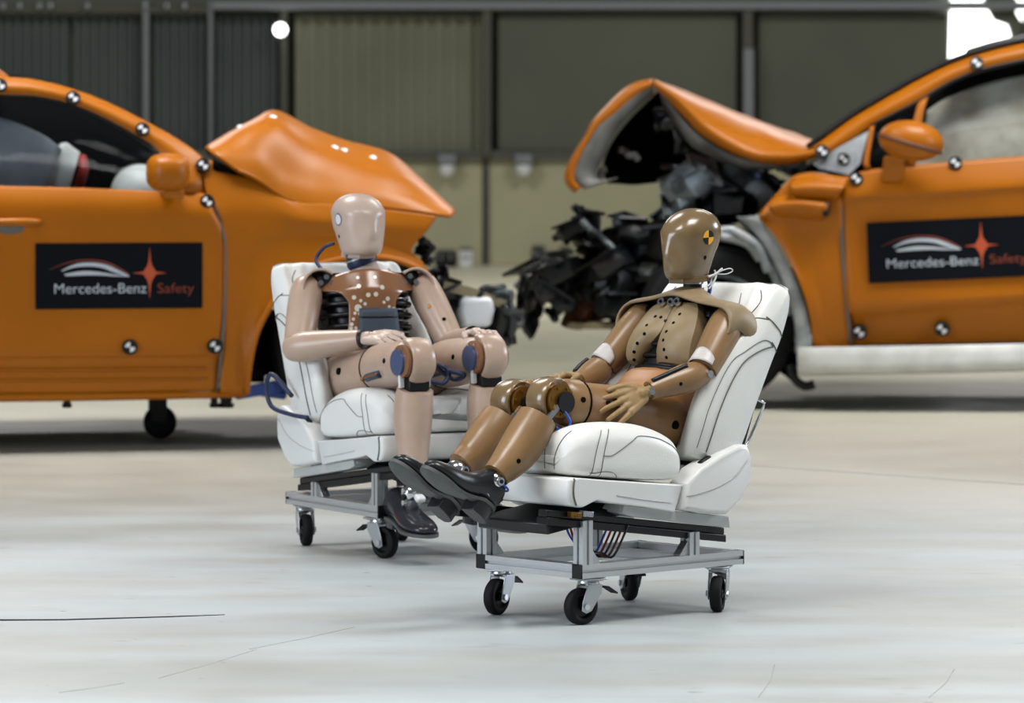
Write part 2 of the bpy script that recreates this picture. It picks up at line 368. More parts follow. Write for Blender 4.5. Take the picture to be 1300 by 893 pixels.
# ------------------------------------------------------------------ trolleys
def tslot(g, a, b, wdt=.04):
    a, b = Vector(a), Vector(b); h = wdt/2; s = .0045; d = .008
    q = [(-h, -h), (-s, -h), (-s, -h+d), (s, -h+d), (s, -h), (h, -h), (h, -s), (h-d, -s), (h-d, s), (h, s), (h, h), (s, h), (s, h-d), (-s, h-d), (-s, h), (-h, h), (-h, s), (-h+d, s), (-h+d, -s), (-h, -s)]
    up = (0, 0, 1) if abs((b-a).normalized().z) < .9 else (0, 1, 0)
    return g.extr(q, a, b-a, up, 0, (b-a).length)
FZ = .1565
def make_caster(parent, x, y, yaw):
    c = G(); c.box((0, 0, .131), (.085, .07, .006))
    c.lathe((0, 0, 0), (0, 0, 1), [(.0, .128), (.03, .128), (.032, .118), (.024, .113), (0, .113)], 24)
    o = hard('caster', c, 'steel', parent, .002, loc=(x, y, 0), rot=(0, 0, yaw))
    f = G()
    for s in (-1, 1):
        f.prism([(-.02, .117), (.03, .117), (.028, .09), (-.008, .04), (-.026, .034), (-.042, .042), (-.038, .07)], s*.024, s*.028)
    f.box((.004, 0, .1145), (.05, .055, .005))
    hard('fork', f, 'steel', o, .0015)
    t = G(); t.lathe((-.027, 0, .053), (0, 1, 0), [(.034, -.013), (.036, -.0165), (.047, -.0165), (.0525, -.011), (.053, 0), (.0525, .011), (.047, .0165), (.036, .0165), (.034, .013)], 40)
    obj('tyre', t, 'rubber', o)
    h = G(); h.lathe((-.027, 0, .053), (0, 1, 0), [(0, -.016), (.012, -.016), (.013, -.008), (.03, -.006), (.036, -.012), (.036, .012), (.03, .006), (.013, .008), (.012, .016), (0, .016)], 32)
    obj('hub', h, 'plasticblack', o, auto=.5)
    a = G(); a.cone((-.027, -.033, .053), (-.027, .033, .053), .0055, n=10); a.cone((-.027, -.034, .053), (-.027, -.029, .053), .0095, n=6); a.cone((-.027, .029, .053), (-.027, .034, .053), .0095, n=6)
    obj('axle', a, 'chrome', o, auto=.5)
    l = G(); l.prism([(.02, .106), (.06, .101), (.092, .083), (.094, .087), (.062, .107), (.02, .112)], -.017, .017)
    hard('brake_lever', l, 'plasticblack', o, .001)
    for bx in (-.03, .03):
        for by in (-.024, .024):
            n = G(); n.cone((bx, by, .1245), (bx, by, .129), .007, n=6); obj('bolt', n, 'chrome', o, smooth=False)
def make_trolley(loc, rz, yaws, label, drop=0):
    t = empty('seat_trolley', loc, rz, label, 'trolley', 'castored seat trolleys')
    for s in (-1, 1):
        g = G(); tslot(g, (-.326, s*.205, FZ), (.326, s*.205, FZ)); obj('side_rail', g, 'alu', t, smooth=False)
        for e in (-1, 1):
            g = G(); g.box((e*.328, s*.205, FZ), (.006, .042, .042)); hard('end_cap', g, 'plasticblack', t, .003)
    for x in (.31, -.31, -.115):
        g = G(); tslot(g, (x, -.185, FZ), (x, .185, FZ)); obj('cross_rail', g, 'alu', t, smooth=False)
    for s in (-1, 1):
        g = G(); tslot(g, (.305, s*.205, FZ+.02), (.305, s*.205, .302-drop)); obj('post', g, 'alu', t, smooth=False)
        g = G(); tslot(g, (-.125, s*.205, FZ+.02), (-.125, s*.205, .243-drop)); obj('post', g, 'alu', t, smooth=False)
        for x, dx in ((.305, -.036), (-.125, .036)):
            g = G(); g.prism([(x+dx*.55, FZ+.02), (x+dx*1.5, FZ+.02), (x+dx*1.5, FZ+.024), (x+dx*.66, FZ+.06), (x+dx*.55, FZ+.06)], s*.205-.014, s*.205+.014)
            o = hard('angle_bracket', g, 'steel', t, .001)
            g = G(); g.cone((x+dx*1.1, s*.205, FZ+.024), (x+dx*1.1, s*.205, FZ+.036), .006, n=8); obj('bolt', g, 'chrome', o, smooth=False)
    for (x, y), yw in zip([(.265, .185), (.265, -.185), (-.265, .185), (-.265, -.185)], yaws): make_caster(t, x, y, yw)
    return t
FR_LOC, FR_ROT = (.2899, 13.8944, 0), math.radians(222.5)
RR_LOC, RR_ROT = (-.4092, 15.8816, 0), math.radians(-60)
R = math.radians
front_trolley = make_trolley(FR_LOC, FR_ROT, [R(a)-FR_ROT for a in (35, 58, 78, -75)], 'aluminium profile trolley on black castors under the seat with the reclined bronze dummy')
rear_trolley = make_trolley(RR_LOC, RR_ROT, [R(a)-RR_ROT for a in (145, 135, 100, 102)], 'aluminium profile trolley on black castors under the seat of the upright pinkish dummy', .02)

class Frame:                                     # turns picture points into local points of a yawed object, at a chosen local y
    def __init__(s, ox, oy, t): s.o = (ox, oy); s.f = (math.cos(t), math.sin(t)); s.l = (-math.sin(t), math.cos(t)); s.rz = t
    def inv(s, px, py, y):
        k = (px-650)/F; x = (k*(s.o[1]+y*s.l[1])-s.o[0]-y*s.l[0])/(s.f[0]-k*s.f[1]); Y = s.o[1]+x*s.f[1]+y*s.l[1]
        return V(x, y, HC-(py-YH)*Y/F)
    def ray(s, px, py):                          # eye and direction in local space
        tl = lambda X, Y: ((X-s.o[0])*s.f[0]+(Y-s.o[1])*s.f[1], (X-s.o[0])*s.l[0]+(Y-s.o[1])*s.l[1])
        e = tl(0, 0); t = tl((px-650)/F*14, 14); z = HC-(py-YH)/F*14
        return V(e[0], e[1], HC), (V(t[0], t[1], z)-V(e[0], e[1], HC)).normalized()
FRF, RRF = Frame(FR_LOC[0], FR_LOC[1], FR_ROT), Frame(RR_LOC[0], RR_LOC[1], RR_ROT)
# ------------------------------------------------------------------ car seats
def project(bvh, pts, d, lift=.0012, k=6, start=.6):
    P = cr(pts, k); out = []; d = Vector(d).normalized()
    for p in P:
        h = bvh.ray_cast(p-d*start, d)
        if h[0] is not None: out.append(h[0]-d*lift)
    return out
def bvh_of(o): return BVHTree.FromPolygons([v.co for v in o.data.vertices], [p.vertices for p in o.data.polygons])
def seam(parent, bvh, pts, d, r=.0011, name='seam', m='seam', **k):
    P = project(bvh, pts, d, **k)
    if len(P) > 2:
        g = G(); g.tube(P, r, 6); obj(name, g, m, parent)
def smooth_closed(R, kr=4, ka=4): return loft_rings(R, kr, ka)
def seat_ring(x, zb, zt, zc, hw, infl=1):
    h = [(0, zb), (.12, zb), (hw-.03, zb+.002), (hw-.004, zb+.02), (hw, (zb+zt)/2), (hw-.004, zt-.035), (hw-.03, zt-.004), (hw-.075, zt+.002), (hw-.115, zt-.012), (hw-.15, zc+.004), (.05, zc)]
    return [(x, y, z) for y, z in h]+[(x, 0, zc)]+[(x, -y, z) for y, z in h[:0:-1]]
def make_seat(loc, rz, label):
    s = empty('car_seat', loc, rz, label, 'car seat', 'white leather car seats on trolleys')
    # cushion
    prof = [(-.058, .425, .468, .462, .19), (-.052, .405, .50, .485, .235), (-.03, .40, .522, .495, .247), (.03, .402, .548, .508, .25), (.1, .406, .566, .52, .25), (.18, .414, .575, .534, .25), (.25, .421, .577, .543, .249), (.30, .426, .574, .548, .246), (.335, .43, .566, .548, .238), (.362, .436, .552, .54, .222), (.378, .446, .525, .52, .20), (.382, .47, .495, .492, .17)]
    g = G(); g.rings(smooth_closed([seat_ring(*p) for p in prof], 4, 4))
    cu = obj('cushion', g, 'leather', s); bv = bvh_of(cu)
    # sewn panels: side seams (both sides), top seams, perforated insert
    for q in (-1, 1):
        sd = (0, -q, 0)
        side = lambda pts, **k: seam(cu, bv, [(x, 0, z) for x, z in pts], sd, **k)
        side([(.264, .487), (.25, .486), (.23, .487), (.2, .50), (.15, .525), (.12, .537), (.05, .528), (.0, .510), (-.03, .492), (-.046, .46), (-.05, .42)])
        side([(.305, .428), (.302, .46), (.296, .49), (.283, .53), (.262, .560)])
        side([(.20, .420), (.225, .436), (.26, .441), (.29, .438), (.31, .44)])
        side([(.272, .424), (.27, .46), (.262, .50), (.25, .535), (.232, .562)])
        seam(cu, bv, [(-.02, q*.13, 1), (.1, q*.132, 1), (.25, q*.132, 1), (.34, q*.130, 1), (.366, q*.125, 1)], (0, 0, -1))
        seam(cu, bv, [(0, q*.2, .56), (0, q*.185, .53), (0, q*.17, .49), (0, q*.165, .45)], (-1, 0, 0))
        seam(cu, bv, [(0, q*.13, .545), (0, q*.128, .50), (0, q*.126, .45)], (-1, 0, 0))
    gi = G(); gi.grid(lambda u, v: V(.03+.335*u, -.122+.244*v, bv.ray_cast(V(.03+.335*u, -.122+.244*v, 1), V(0, 0, -1))[0].z+.0015), 40, 16)
    pin = obj('perforated_insert', gi, 'perf', cu)
    for k in range(26):
        x = .045+k*.0124
        seam(pin, bv, [(x, -.118, 1), (x, -.06, 1), (x, 0, 1), (x, .06, 1), (x, .118, 1)], (0, 0, -1), r=.0009, lift=.0016, name='stitch_line', m='greytrim')
    # lower shell
    sh = G()
    prof = [(.412, .398), (.412, .372), (.40, .352), (.36, .344), (.30, .362), (.255, .352), (.1, .33), (-.022, .309), (-.055, .388), (.1, .402), (.28, .420), (.37, .43), (.406, .427)]
    def shell_ring(y, k): 
        cx, cz = .2, .38
        return [(cx+(x-cx)*k, y, cz+(z-cz)*(.55+.45*k if k < 1 else 1)) for x, z in prof]
    sh.rings([shell_ring(y, k) for y, k in ((-.255, .95), (-.25, .985), (-.238, 1), (0, 1), (.238, 1), (.25, .985), (.255, .95))])
    base = hard('base_shell', sh, 'shell', s, .006, seg=3); bb = bvh_of(base)
    for q in (-1, 1):
        seam(base, bb, [(.385, 0, .43), (.39, 0, .41), (.39, 0, .38), (.38, 0, .352)], (0, -q, 0), r=.003, name='panel_gap')
        seam(base, bb, [(.22, 0, .372), (.1, 0, .352), (0, 0, .338)], (0, -q, 0), r=.0012, name='panel_crease', m='greytrim')
        # recliner covers
        cg = G(); pr = [(-.036, .315), (-.05, .39), (-.10, .43), (-.2, .472), (-.275, .494), (-.305, .492), (-.322, .465), (-.324, .42), (-.318, .378), (-.27, .325), (-.216, .291), (-.13, .299)]
        def crg(y, k, cx=-.18, cz=.39): return [(cx+(x-cx)*k, y*q, cz+(z-cz)*k) for x, z in pr]
        cg.rings([crg(.19, .96), crg(.2, 1), crg(.252, 1), crg(.264, .975), crg(.27, .9)])
        cv = hard('recliner_cover', cg, 'shell', s, .005, seg=3); cb = bvh_of(cv)
        seam(cv, cb, [(-.05, 0, .355), (-.15, 0, .37), (-.24, 0, .40), (-.30, 0, .45)], (0, -q, 0), r=.0012, name='panel_crease', m='greytrim')
        sl = G(); sl.box((-.155, q*.235, .452), (.045, .02, .012), Matrix.Rotation(R(24), 3, 'Y')); hard('slot', sl, 'plasticblack', cv, .004)
        # sliding rail
        for nm, z0, z1, w0, mm in (('upper_rail', .315, .294, .036, 'black'), ('lower_rail', .294, .272, .052, 'plasticblack')):
            rg = G(); dz = .13*.0
            rg.prism([(.45, z0+.026), (.45, z1+.026), (-.265, z1-.068), (-.265, z0-.068)], q*.19-w0/2, q*.19+w0/2); hard(nm, rg, mm, s, .003)
        tg = G(); tg.prism([(.1, .338), (.16, .345), (.18, .325), (.12, .31)], q*.15, q*.225); tg.prism([(-.02, .315), (.14, .335), (.12, .318), (-.02, .297)], q*.14, q*.215)
        hard('rail_bracket', tg, 'greytrim', s, .003)
        tg = G(); tg.prism([(.17, .34), (-.02, .313), (-.215, .288), (-.255, .282), (-.262, .248), (-.16, .262), (.0, .285), (.14, .305), (.18, .318)], q*.17, q*.236); hard('rail_trim', tg, 'greytrim', s, .003)
    for x0, x1, m_ in ((.335, .375, 'brass'), (.288, .328, 'steel')):
        g = G(); g.box(((x0+x1)/2, .222, .322), (x1-x0, .02, .016), Matrix.Rotation(R(-8), 3, 'Y')); 
        for k in range(4): g.cone((x0+(x1-x0)*(k+.5)/4, .234, .318), (x0+(x1-x0)*(k+.5)/4, .228, .318), .004, n=8)
        hard('motor_connector', g, m_, s, .002)
    g = G(); g.box((.12, 0, .315), (.55, .30, .035), Matrix.Rotation(R(7.6), 3, 'Y')); hard('seat_pan', g, 'black', s, .006)
    for k in range(5):
        g = G(); yy = .12+.02*k; g.tube(cr([(.3, yy, .30), (.26, yy-.02, .25-.01*k), (.2, yy-.03, .2), (.17, yy-.01, .19), (.14, yy+.02, .28)], 5), .0035); obj('cable', g, ['blue', 'red', 'black', 'rust', 'black'][k], s)
    # backrest in its own tilted frame: z up along the back, x forward
    return s, cu
def make_backrest(seat, tilt):
    def bring(u, b, bo, c, hw, tb=.045):
        h = [(0, c), (.06, c), (hw-.115, c+.006), (hw-.085, (c+bo)/2+.01), (hw-.05, bo-.004), (hw-.022, bo), (hw-.003, bo-.035), (hw, (b+bo)/2), (hw-.006, b+.03), (hw-.04, b), (.08, b-.006)]
        return [(x, y, u) for y, x in h]+[(b-.008, 0, u)]+[(x, -y, u) for y, x in h[:0:-1]]
    prof = [(-.028, -.03, .07, .05, .19), (-.02, -.06, .105, .06, .222), (.03, -.08, .13, .055, .237), (.09, -.08, .148, .048, .246), (.18, -.08, .146, .042, .25), (.26, -.084, .12, .036, .251), (.345, -.09, .08, .028, .251), (.415, -.098, .042, .014, .25), (.475, -.098, .018, .004, .25), (.52, -.094, .004, -.004, .249), (.557, -.086, -.008, -.014, .243), (.572, -.07, -.025, -.028, .228), (.574, -.055, -.04, -.042, .21)]
    g = G(); g.rings(smooth_closed([bring(*p) for p in prof], 4, 4))
    b = obj('backrest', g, 'leather', seat, loc=(-.22, 0, .45), rot=(0, -tilt, 0)); bv = bvh_of(b)
    for q in (-1, 1):
        side = lambda pts, **k: seam(b, bv, [(x, 0, z) for x, z in pts], (0, -q, 0), **k)
        side([(.06, .0), (.075, .1), (.07, .2), (.05, .28), (.02, .325), (-.02, .362), (-.055, .385)], r=.0022)
        side([(.095, .0), (.115, .1), (.108, .2), (.085, .28), (.05, .325), (.015, .366), (-.01, .386), (-.035, .39), (-.052, .38)])
        side([(.005, .455), (-.03, .445), (-.06, .436), (-.088, .428)], r=.0018)
        side([(-.04, .392), (-.06, .386), (-.09, .378)], r=.0018)
        seam(b, bv, [(0, q*.165, .0), (0, q*.165, .1), (0, q*.165, .25), (0, q*.17, .36), (0, q*.19, .44), (0, q*.2, .50), (0, q*.18, .54)], (-1, 0, 0), r=.0014)
        seam(b, bv, [(0, q*.12, .0), (0, q*.12, .15), (0, q*.12, .3), (0, q*.13, .40), (0, q*.12, .47), (0, q*.1, .53)], (-1, 0, 0), r=.0012)
        seam(b, bv, [(0, q*.246, .45), (0, q*.22, .434), (0, q*.18, .41), (0, q*.13, .40)], (-1, 0, 0), r=.0014)
    seam(b, bv, [(0, -.13, .40), (0, 0, .395), (0, .13, .40)], (-1, 0, 0), r=.0012)
    # wire frame and cover behind the back
    g = G(); g.tube([(-.085, .2, .23), (-.135, .2, .235), (-.145, .19, .22), (-.118, .19, .03), (-.09, .2, .01)], .0045, 8); obj('wire_loop', g, 'chrome', b)
    g = G(); g.box((-.1, .19, .12), (.02, .02, .17), Matrix.Rotation(R(3), 3, 'Y')); hard('wire_cover', g, 'black', b, .003)
    g = G(); g.box((-.092, 0, .3), (.014, .40, .42)); hard('back_panel', g, 'shell', b, .006)
    g = G(); g.box((.0, 0, -.025), (.1, .36, .03)); hard('hinge_tube', g, 'black', b, .006)
    return b
front_seat, _ = make_seat(FR_LOC, FR_ROT, 'white leather car seat with low bolsters, carrying the reclined bronze dummy')
make_backrest(front_seat, R(24.8))
rear_seat = copy_tree(front_seat)
rear_seat.location = (RR_LOC[0]+.005*math.cos(RR_ROT), RR_LOC[1]+.005*math.sin(RR_ROT), -.02); rear_seat.rotation_euler = (0, 0, RR_ROT); rear_seat['label'] = 'white leather car seat carrying the upright pinkish dummy with the exposed black ribs'
for ch in rear_seat.children:
    if ch.name.startswith('backrest'):
        ch.rotation_euler = (0, -R(17), 0); ch.location.x += .022; ch.scale = (1, 1, .965)
g = G(); g.tube(cr([(-.2, -.27, .53), (-.29, -.3, .60), (-.33, -.3, .55), (-.30, -.295, .49), (-.18, -.285, .47), (-.08, -.275, .465)], 6), .008); obj('belt_cable', g, 'navy', rear_seat)
# ------------------------------------------------------------------ crash test dummies
def rot_y(a): return Matrix.Rotation(a, 3, 'Y')
def make_head(parent, origin, pitch, yaw, mname, scale=1.0, tgt=None, wide=1.0):
    # x forward, z up from the skull base
    R0 = [(0.0, .080, -.040, .040, 0), (.004, .090, -.050, .046, 0), (.022, .098, -.057, .053, .001), (.045, .0985, -.066, .059, .003), (.07, .101, -.078, .0645, .010), (.092, .099, -.09, .07, .009),
          (.115, .097, -.098, .0735, .005), (.14, .094, -.101, .0755, .001), (.160, .082, -.095, .0715, 0), (.180, .061, -.080, .060, 0), (.195, .034, -.056, .042, 0), (.203, .008, -.033, .022, 0), (.205, -.006, -.018, .007, 0)]
    rings = []
    for z, xf, xb, hw, nose in R0:
        n = 40; r = []; cx = (xf*.42+xb*.58); 
        for i in range(n):
            a = 2*PI*i/n; ca, sa = math.cos(a), math.sin(a); e = .80 if ca > 0 else .92
            x = cx+(xf-cx if ca > 0 else cx-xb)*math.copysign(abs(ca)**e, ca); y = hw*math.copysign(abs(sa)**(.86 if ca > 0 else 1), sa)
            if ca > 0:
                x += nose*(math.exp(-(y/.014)**2)*1.0-.75*math.exp(-((abs(y)-.034)/.017)**2))
            r.append((x, y, z))
        rings.append(r)
    g = G(); cols = [cr([r[j] for r in rings], 4) for j in range(40)]
    g.rings([[c[i] for c in cols] for i in range(len(cols[0]))])
    g.v = [(x*scale*(1+(wide-1)*.5), y*scale*wide*(1+(wide-1)*1.1*max(0, 1-z/.12)), z*scale) for x, y, z in g.v]
    h = obj('head', g, mname, parent, loc=origin, rot=(0, pitch, yaw)); bv = bvh_of(h)
    def patch(name, z, x, rad, m, q, fn=None, sx=1.0, off=.0008):
        p = G(); n = 28; rows = 3
        def pt(rr, a):
            o = V(x*scale+rr*sx*math.cos(a), q*.2, z*scale+rr*math.sin(a)); hh = bv.ray_cast(o, V(0, -q, 0)); return hh[0]+hh[1]*off
        vs = [pt(0, 0)]
        for k in range(1, rows+1): vs += [pt(rad*k/rows, 2*PI*i/n) for i in range(n)]
        for i in range(n):
            mi = (i*4//n) % 2 if fn else 0
            p.f.append((0, 1+i, 1+(i+1) % n)); p.m.append(mi)
            for k in range(rows-1):
                p.f.append((1+k*n+i, 1+(k+1)*n+i, 1+(k+1)*n+(i+1) % n, 1+k*n+(i+1) % n)); p.m.append(mi)
        p.v = [tuple(v) for v in vs]
        return obj(name, p, m, h)
    for q in (1, -1):
        patch('ear_hole', .060, .004, .0065*scale, 'dark', q, sx=.8)
        if tgt == 'target': patch('target_marker', .120, -.004, .0215, ['yellow', 'plasticblack'], q, fn=True)
        else: 
            patch('marker_rim', .118, .012, .0215, 'blueish', q); patch('marker_disc', .118, .012, .0175, 'white', q, off=.0016)
    g = G(); pr = [(.07*scale, -.03), (.07*scale, .03), (.03, .047), (-.045*scale, .045), (-.055*scale, .03), (-.055*scale, -.03), (-.045*scale, -.045), (.03, -.047)]
    g.extr([(y, x) for x, y in pr], (0, 0, 0), (0, 0, 1), (1, 0, 0), -.014, .004); hard('skull_base', g, mname, h, .003)
    return h
def hand(parent, wrist, d, n, side, curls, mname, spread=.12, thumb=(.62, .75, -.15), sc=1.0):
    wrist = Vector(wrist); d = Vector(d).normalized(); n = Vector(n); n = (n-d*n.dot(d)).normalized(); t = d.cross(n)*side
    g = G()
    L = [.072, .080, .074, .058]
    for i in range(4):
        off = (.0315-.021*i)*sc
        kn = wrist+d*(.088-.004*abs(i-1.2))*sc+t*off
        g.capsule(wrist+t*off*.55+d*.008*sc, kn, .0125*sc, .0115*sc, 12)
        dd = (d+t*(spread*(1.5-i)*.7)).normalized(); p = kn; ax = dd.cross(n).normalized(); cum = 0
        for k, (fr, c) in enumerate(zip((.45, .31, .24), curls[i] if isinstance(curls[i], (list, tuple)) else (curls[i],)*3)):
            cum += c; v = Quaternion(ax, -cum) @ dd; q = p+v*L[i]*fr*sc
            g.capsule(p, q, (.0093-.0009*k)*sc, (.0086-.0010*k)*sc, 12); p = q
    g.ell(wrist+d*.045*sc, (.042*sc, .036*sc, .013*sc), Matrix((d, t, n)).transposed())
    a, b, c = thumb; tb = wrist+d*.022*sc+t*.026*sc; v1 = (d*a+t*b+n*c).normalized(); v2 = (d*(a+.35)+t*(b*.6)+n*(c-.15)).normalized(); v3 = (d*(a+.6)+t*(b*.3)+n*(c-.25)).normalized()
    g.capsule(wrist+d*.012*sc, tb, .014*sc, .014*sc); p1 = tb+v1*.032*sc; p2 = p1+v2*.03*sc; p3 = p2+v3*.024*sc
    g.capsule(tb, p1, .0135*sc, .0115*sc); g.capsule(p1, p2, .011*sc, .0098*sc); g.capsule(p2, p3, .0098*sc, .008*sc)
    g.capsule(wrist-d*.02*sc, wrist+d*.012*sc, .019*sc, .022*sc)
    return obj('hand', g, mname, parent, remesh=.0026, rsm=2)
def shoe(parent, origin, fdir, up, m, L=.26, heel=.035, wd=.042):
    # local: x along the foot, z up from the sole plane, origin under the heel centre
    fdir = Vector(fdir).normalized(); up = Vector(up); up = (up-fdir*up.dot(fdir)).normalized(); lt = up.cross(fdir)
    mw = Matrix((fdir, lt, up)).transposed(); T = lambda p: Vector(origin)+mw @ Vector(p)
    f = L/.26
    bz = lambda x: heel*(1-min(1, max(0, (x-.01)/(.11*f))))**1.6*1.0   # sole height above ground plane
    # upper: rings along x
    prof = [(-.048, .030, .012, .05), (-.044, .036, .004, .075), (-.02, .042, 0, .098), (.01, .043, 0, .100), (.04, .043, 0, .092), (.07, .045, 0, .074), (.11, .050, 0, .062), (.145, .051, 0, .052), (.175, .046, .001, .043), (.20, .034, .003, .033), (.212, .018, .006, .022)]
    g = G(); R = []
    for x, hw, z0, z1 in prof:
        hw *= wd/.046; b = bz(x*f)+.008; r = []
        for i in range(20):
            a = 2*PI*i/20; ca, sa = math.cos(a), math.sin(a)
            y = hw*math.copysign(abs(ca)**.75, ca); z = (z0+z1)/2+(z1-z0)/2*(math.copysign(abs(sa)**.8, sa))
            yy = y*(1-.38*max(0, (z-z0)/(z1-z0)-.35)) if x > .05 else y*(1-.12*max(0, (z-z0)/(z1-z0)))
            r.append((x*f, yy, z+b))
        R.append(r)
    g.rings(smooth_closed(R, 2, 4)); g.v = [tuple(T(p)) for p in g.v]
    u = obj('shoe', g, m, parent)
    ol = [(-.05, .012), (-.052, 0), (-.05, -.012), (-.044, -.028), (-.02, -.038), (.02, -.036), (.06, -.036), (.1, -.046), (.14, -.051), (.175, -.046), (.203, -.031), (.217, -.012), (.219, 0), (.217, .012), (.203, .031), (.175, .046), (.14, .051), (.1, .046), (.06, .036), (.02, .036), (-.02, .038), (-.044, .028)]
    ol = [tuple(p) for p in cr([V(x*f*1.005, y*wd/.044, 0) for x, y in ol], 3, True)]
    s = G(); n = len(ol)
    vs = [(p[0], p[1], bz(p[0])+.0) for p in ol]+[(p[0], p[1], bz(p[0])+.010) for p in ol]+[(p[0]*.995, p[1]*.94, bz(p[0])-.001) for p in ol]
    s.add(vs, [tuple(range(2*n, 3*n))]+[(i, (i+1) % n, n+(i+1) % n, n+i) for i in range(n)]+[(2*n+i, 2*n+(i+1) % n, (i+1) % n, i) for i in range(n)]+[tuple(range(2*n-1, n-1, -1))])
    # triangulate the curved faces as strips across the foot instead of ngons
    s.f = [f_ for f_ in s.f if len(f_) == 4]
    for base, flip in ((2*n, 0), (n, 1)):
        for i in range(n//2):
            a, b2 = base+i, base+(i+1) % n; c, d2 = base+(n-1-i), base+(n-i) % n
            if len({a, b2, c, d2}) == 4: s.f.append((a, b2, c, d2))
            elif len({a, b2, c, d2}) == 3: s.f.append(tuple(dict.fromkeys((a, b2, c, d2))))
    s.m = [0]*len(s.f)
    s.v = [tuple(T(p)) for p in s.v]; obj('sole', s, 'sole', u, auto=.6)
    if heel > .01:
        h = G(); hp = [p for p in ol if p[0] < .028]
        hp.sort(key=lambda p: math.atan2(p[1], p[0]-.0))
        pts = [(-.05, .0), (-.047, -.02), (-.03, -.034), (.0, -.037), (.026, -.035), (.026, .035), (0, .037), (-.03, .034), (-.047, .02)]
        k = len(pts); hv = [(x*f, y*wd/.046, bz(x*f)+.003) for x, y in pts]+[(x*f*.96-.002, y*wd/.046*.92, -.004) for x, y in pts]
        h.add(hv, [tuple(range(k)), tuple(range(2*k-1, k-1, -1))]+[(i, k+i, k+(i+1) % k, (i+1) % k) for i in range(k)])
        h.v = [tuple(T(p)) for p in h.v]; hard('heel', h, m, u, .002)
    return u, T
def disc(parent, name, c, axis, r, th, m, n=20):
    g = G(); g.cone(Vector(c)-Vector(axis).normalized()*th/2, Vector(c)+Vector(axis).normalized()*th/2, r, n=n); return obj(name, g, m, parent, auto=.5)
def surf_disc(parent, name, bv, p, d, r, m, th=.002, n=14):
    h = bv.ray_cast(Vector(p)-Vector(d).normalized()*.4, Vector(d))
    if h[0] is None: return
    return disc(parent, name, h[0], h[1], r, th, m, n)
def eye_disc(parent, name, bv, fr, px, py, r, m, th=.002, n=14):    # a disc where the sight line through a picture point meets the surface
    o, d = fr.ray(px, py); h = bv.ray_cast(o, d)
    if h[0] is None: return
    nn = h[1] if h[1].dot(d) < 0 else -h[1]
    return disc(parent, name, h[0], nn, r, th, m, n)
def knee(thigh, K, hipdir, shindir, q, m, r=.062, hw=.052, male=False):
    # pivot discs on both sides, a cap strap round the front, hinge bars to the shin
    K = Vector(K); y = V(0, 1, 0)
    a0 = math.atan2(-hipdir[2], -hipdir[0])      # towards the hip
    for s in (-1, 1):
        disc(thigh, 'knee_pivot', K+y*s*(hw-.012), y, r*.80, .014, 'brass' if not male else 'bib', 32)
        disc(thigh, 'pivot_hub', K+y*s*(hw-.004)+V(-.012, 0, -.004), y, r*.52 if not male else r*.62, .016, 'plasticblack' if not male else 'blueish', 28)
        for k in range(7):
            a = 2*PI*k/7+.3; disc(thigh, 'screw', K+y*s*(hw-.004)+V(math.cos(a), 0, math.sin(a))*r*.66, y, .0042, .006, 'chrome' if male else 'brass', 10)
        g = G(); sd = Vector(shindir).normalized()
        g.tube([K+y*s*(hw-.006)+sd*.02, K+y*s*(hw-.01)+sd*.085], .01, 4); b = obj('hinge_bar', g, 'white' if male else 'steel', thigh, smooth=False)
    g = G(); sd = Vector(shindir).normalized(); g.box(K+sd*.075+V(.012, 0, 0), (.05, hw*1.3, .04), Vector((0, 0, -1)).rotation_difference(sd).to_matrix()); hard('knee_stop', g, 'plasticblack', thigh, .004)
    # strap: from on top of the thigh, over the front, down to the shin
    t0 = math.atan2(hipdir[2], hipdir[0]); 
    up = t0+PI/2 if True else 0
    start = math.atan2(-Vector(hipdir)[2]*0+1, 0)
    fwd = math.atan2(-hipdir[2], -hipdir[0])
    A0, A1 = fwd+R(98), fwd-R(78)
    n = 26; rings = []
    for i in range(n+1):
        a = A0+(A1-A0)*i/n; e = abs(2*i/n-1); wd = hw*(.72-.16*max(0, e-.35)**1.3); dirn = V(math.cos(a), 0, math.sin(a)); ro, ri = r*1.10, r*.86
        prof = [(ri, -wd*.92), (ro*.93, -wd), (ro*1.0, -wd*.86), (ro*1.04, -wd*.4), (ro*1.04, wd*.4), (ro*1.0, wd*.86), (ro*.93, wd), (ri, wd*.92)]
        rings.append([K+dirn*rr+y*yy for rr, yy in prof])
    g = G(); g.rings(rings); return obj('kneecap', g, m, thigh, auto=.9)

# ---------------------------------------------------------------- the reclined bronze dummy (front)
dF = empty('crash_test_dummy', FR_LOC, FR_ROT, 'bronze female crash test dummy reclining with crossed-out yellow and black target on its head', 'dummy')
dF['label'] = 'reclined bronze female crash test dummy with a yellow and black target on its head'
HIP = V(-.165, 0, .55); TL = R(24)
def TF(u, y, w): return HIP+V(-math.sin(TL)*u+math.cos(TL)*w, y, math.cos(TL)*u+math.sin(TL)*w)
A_ = V(-math.sin(TL), 0, math.cos(TL)); N_ = V(math.cos(TL), 0, math.sin(TL))
def ring_T(T, u, wf, wb, hw, n=28, e=.85):
    r = []; c = (wf+wb)/2; h = (wf-wb)/2
    for i in range(n):
        a = 2*PI*i/n; r.append(T(u, hw*math.copysign(abs(math.sin(a))**e, math.sin(a)), c+h*math.copysign(abs(math.cos(a))**e, math.cos(a))))
    return r
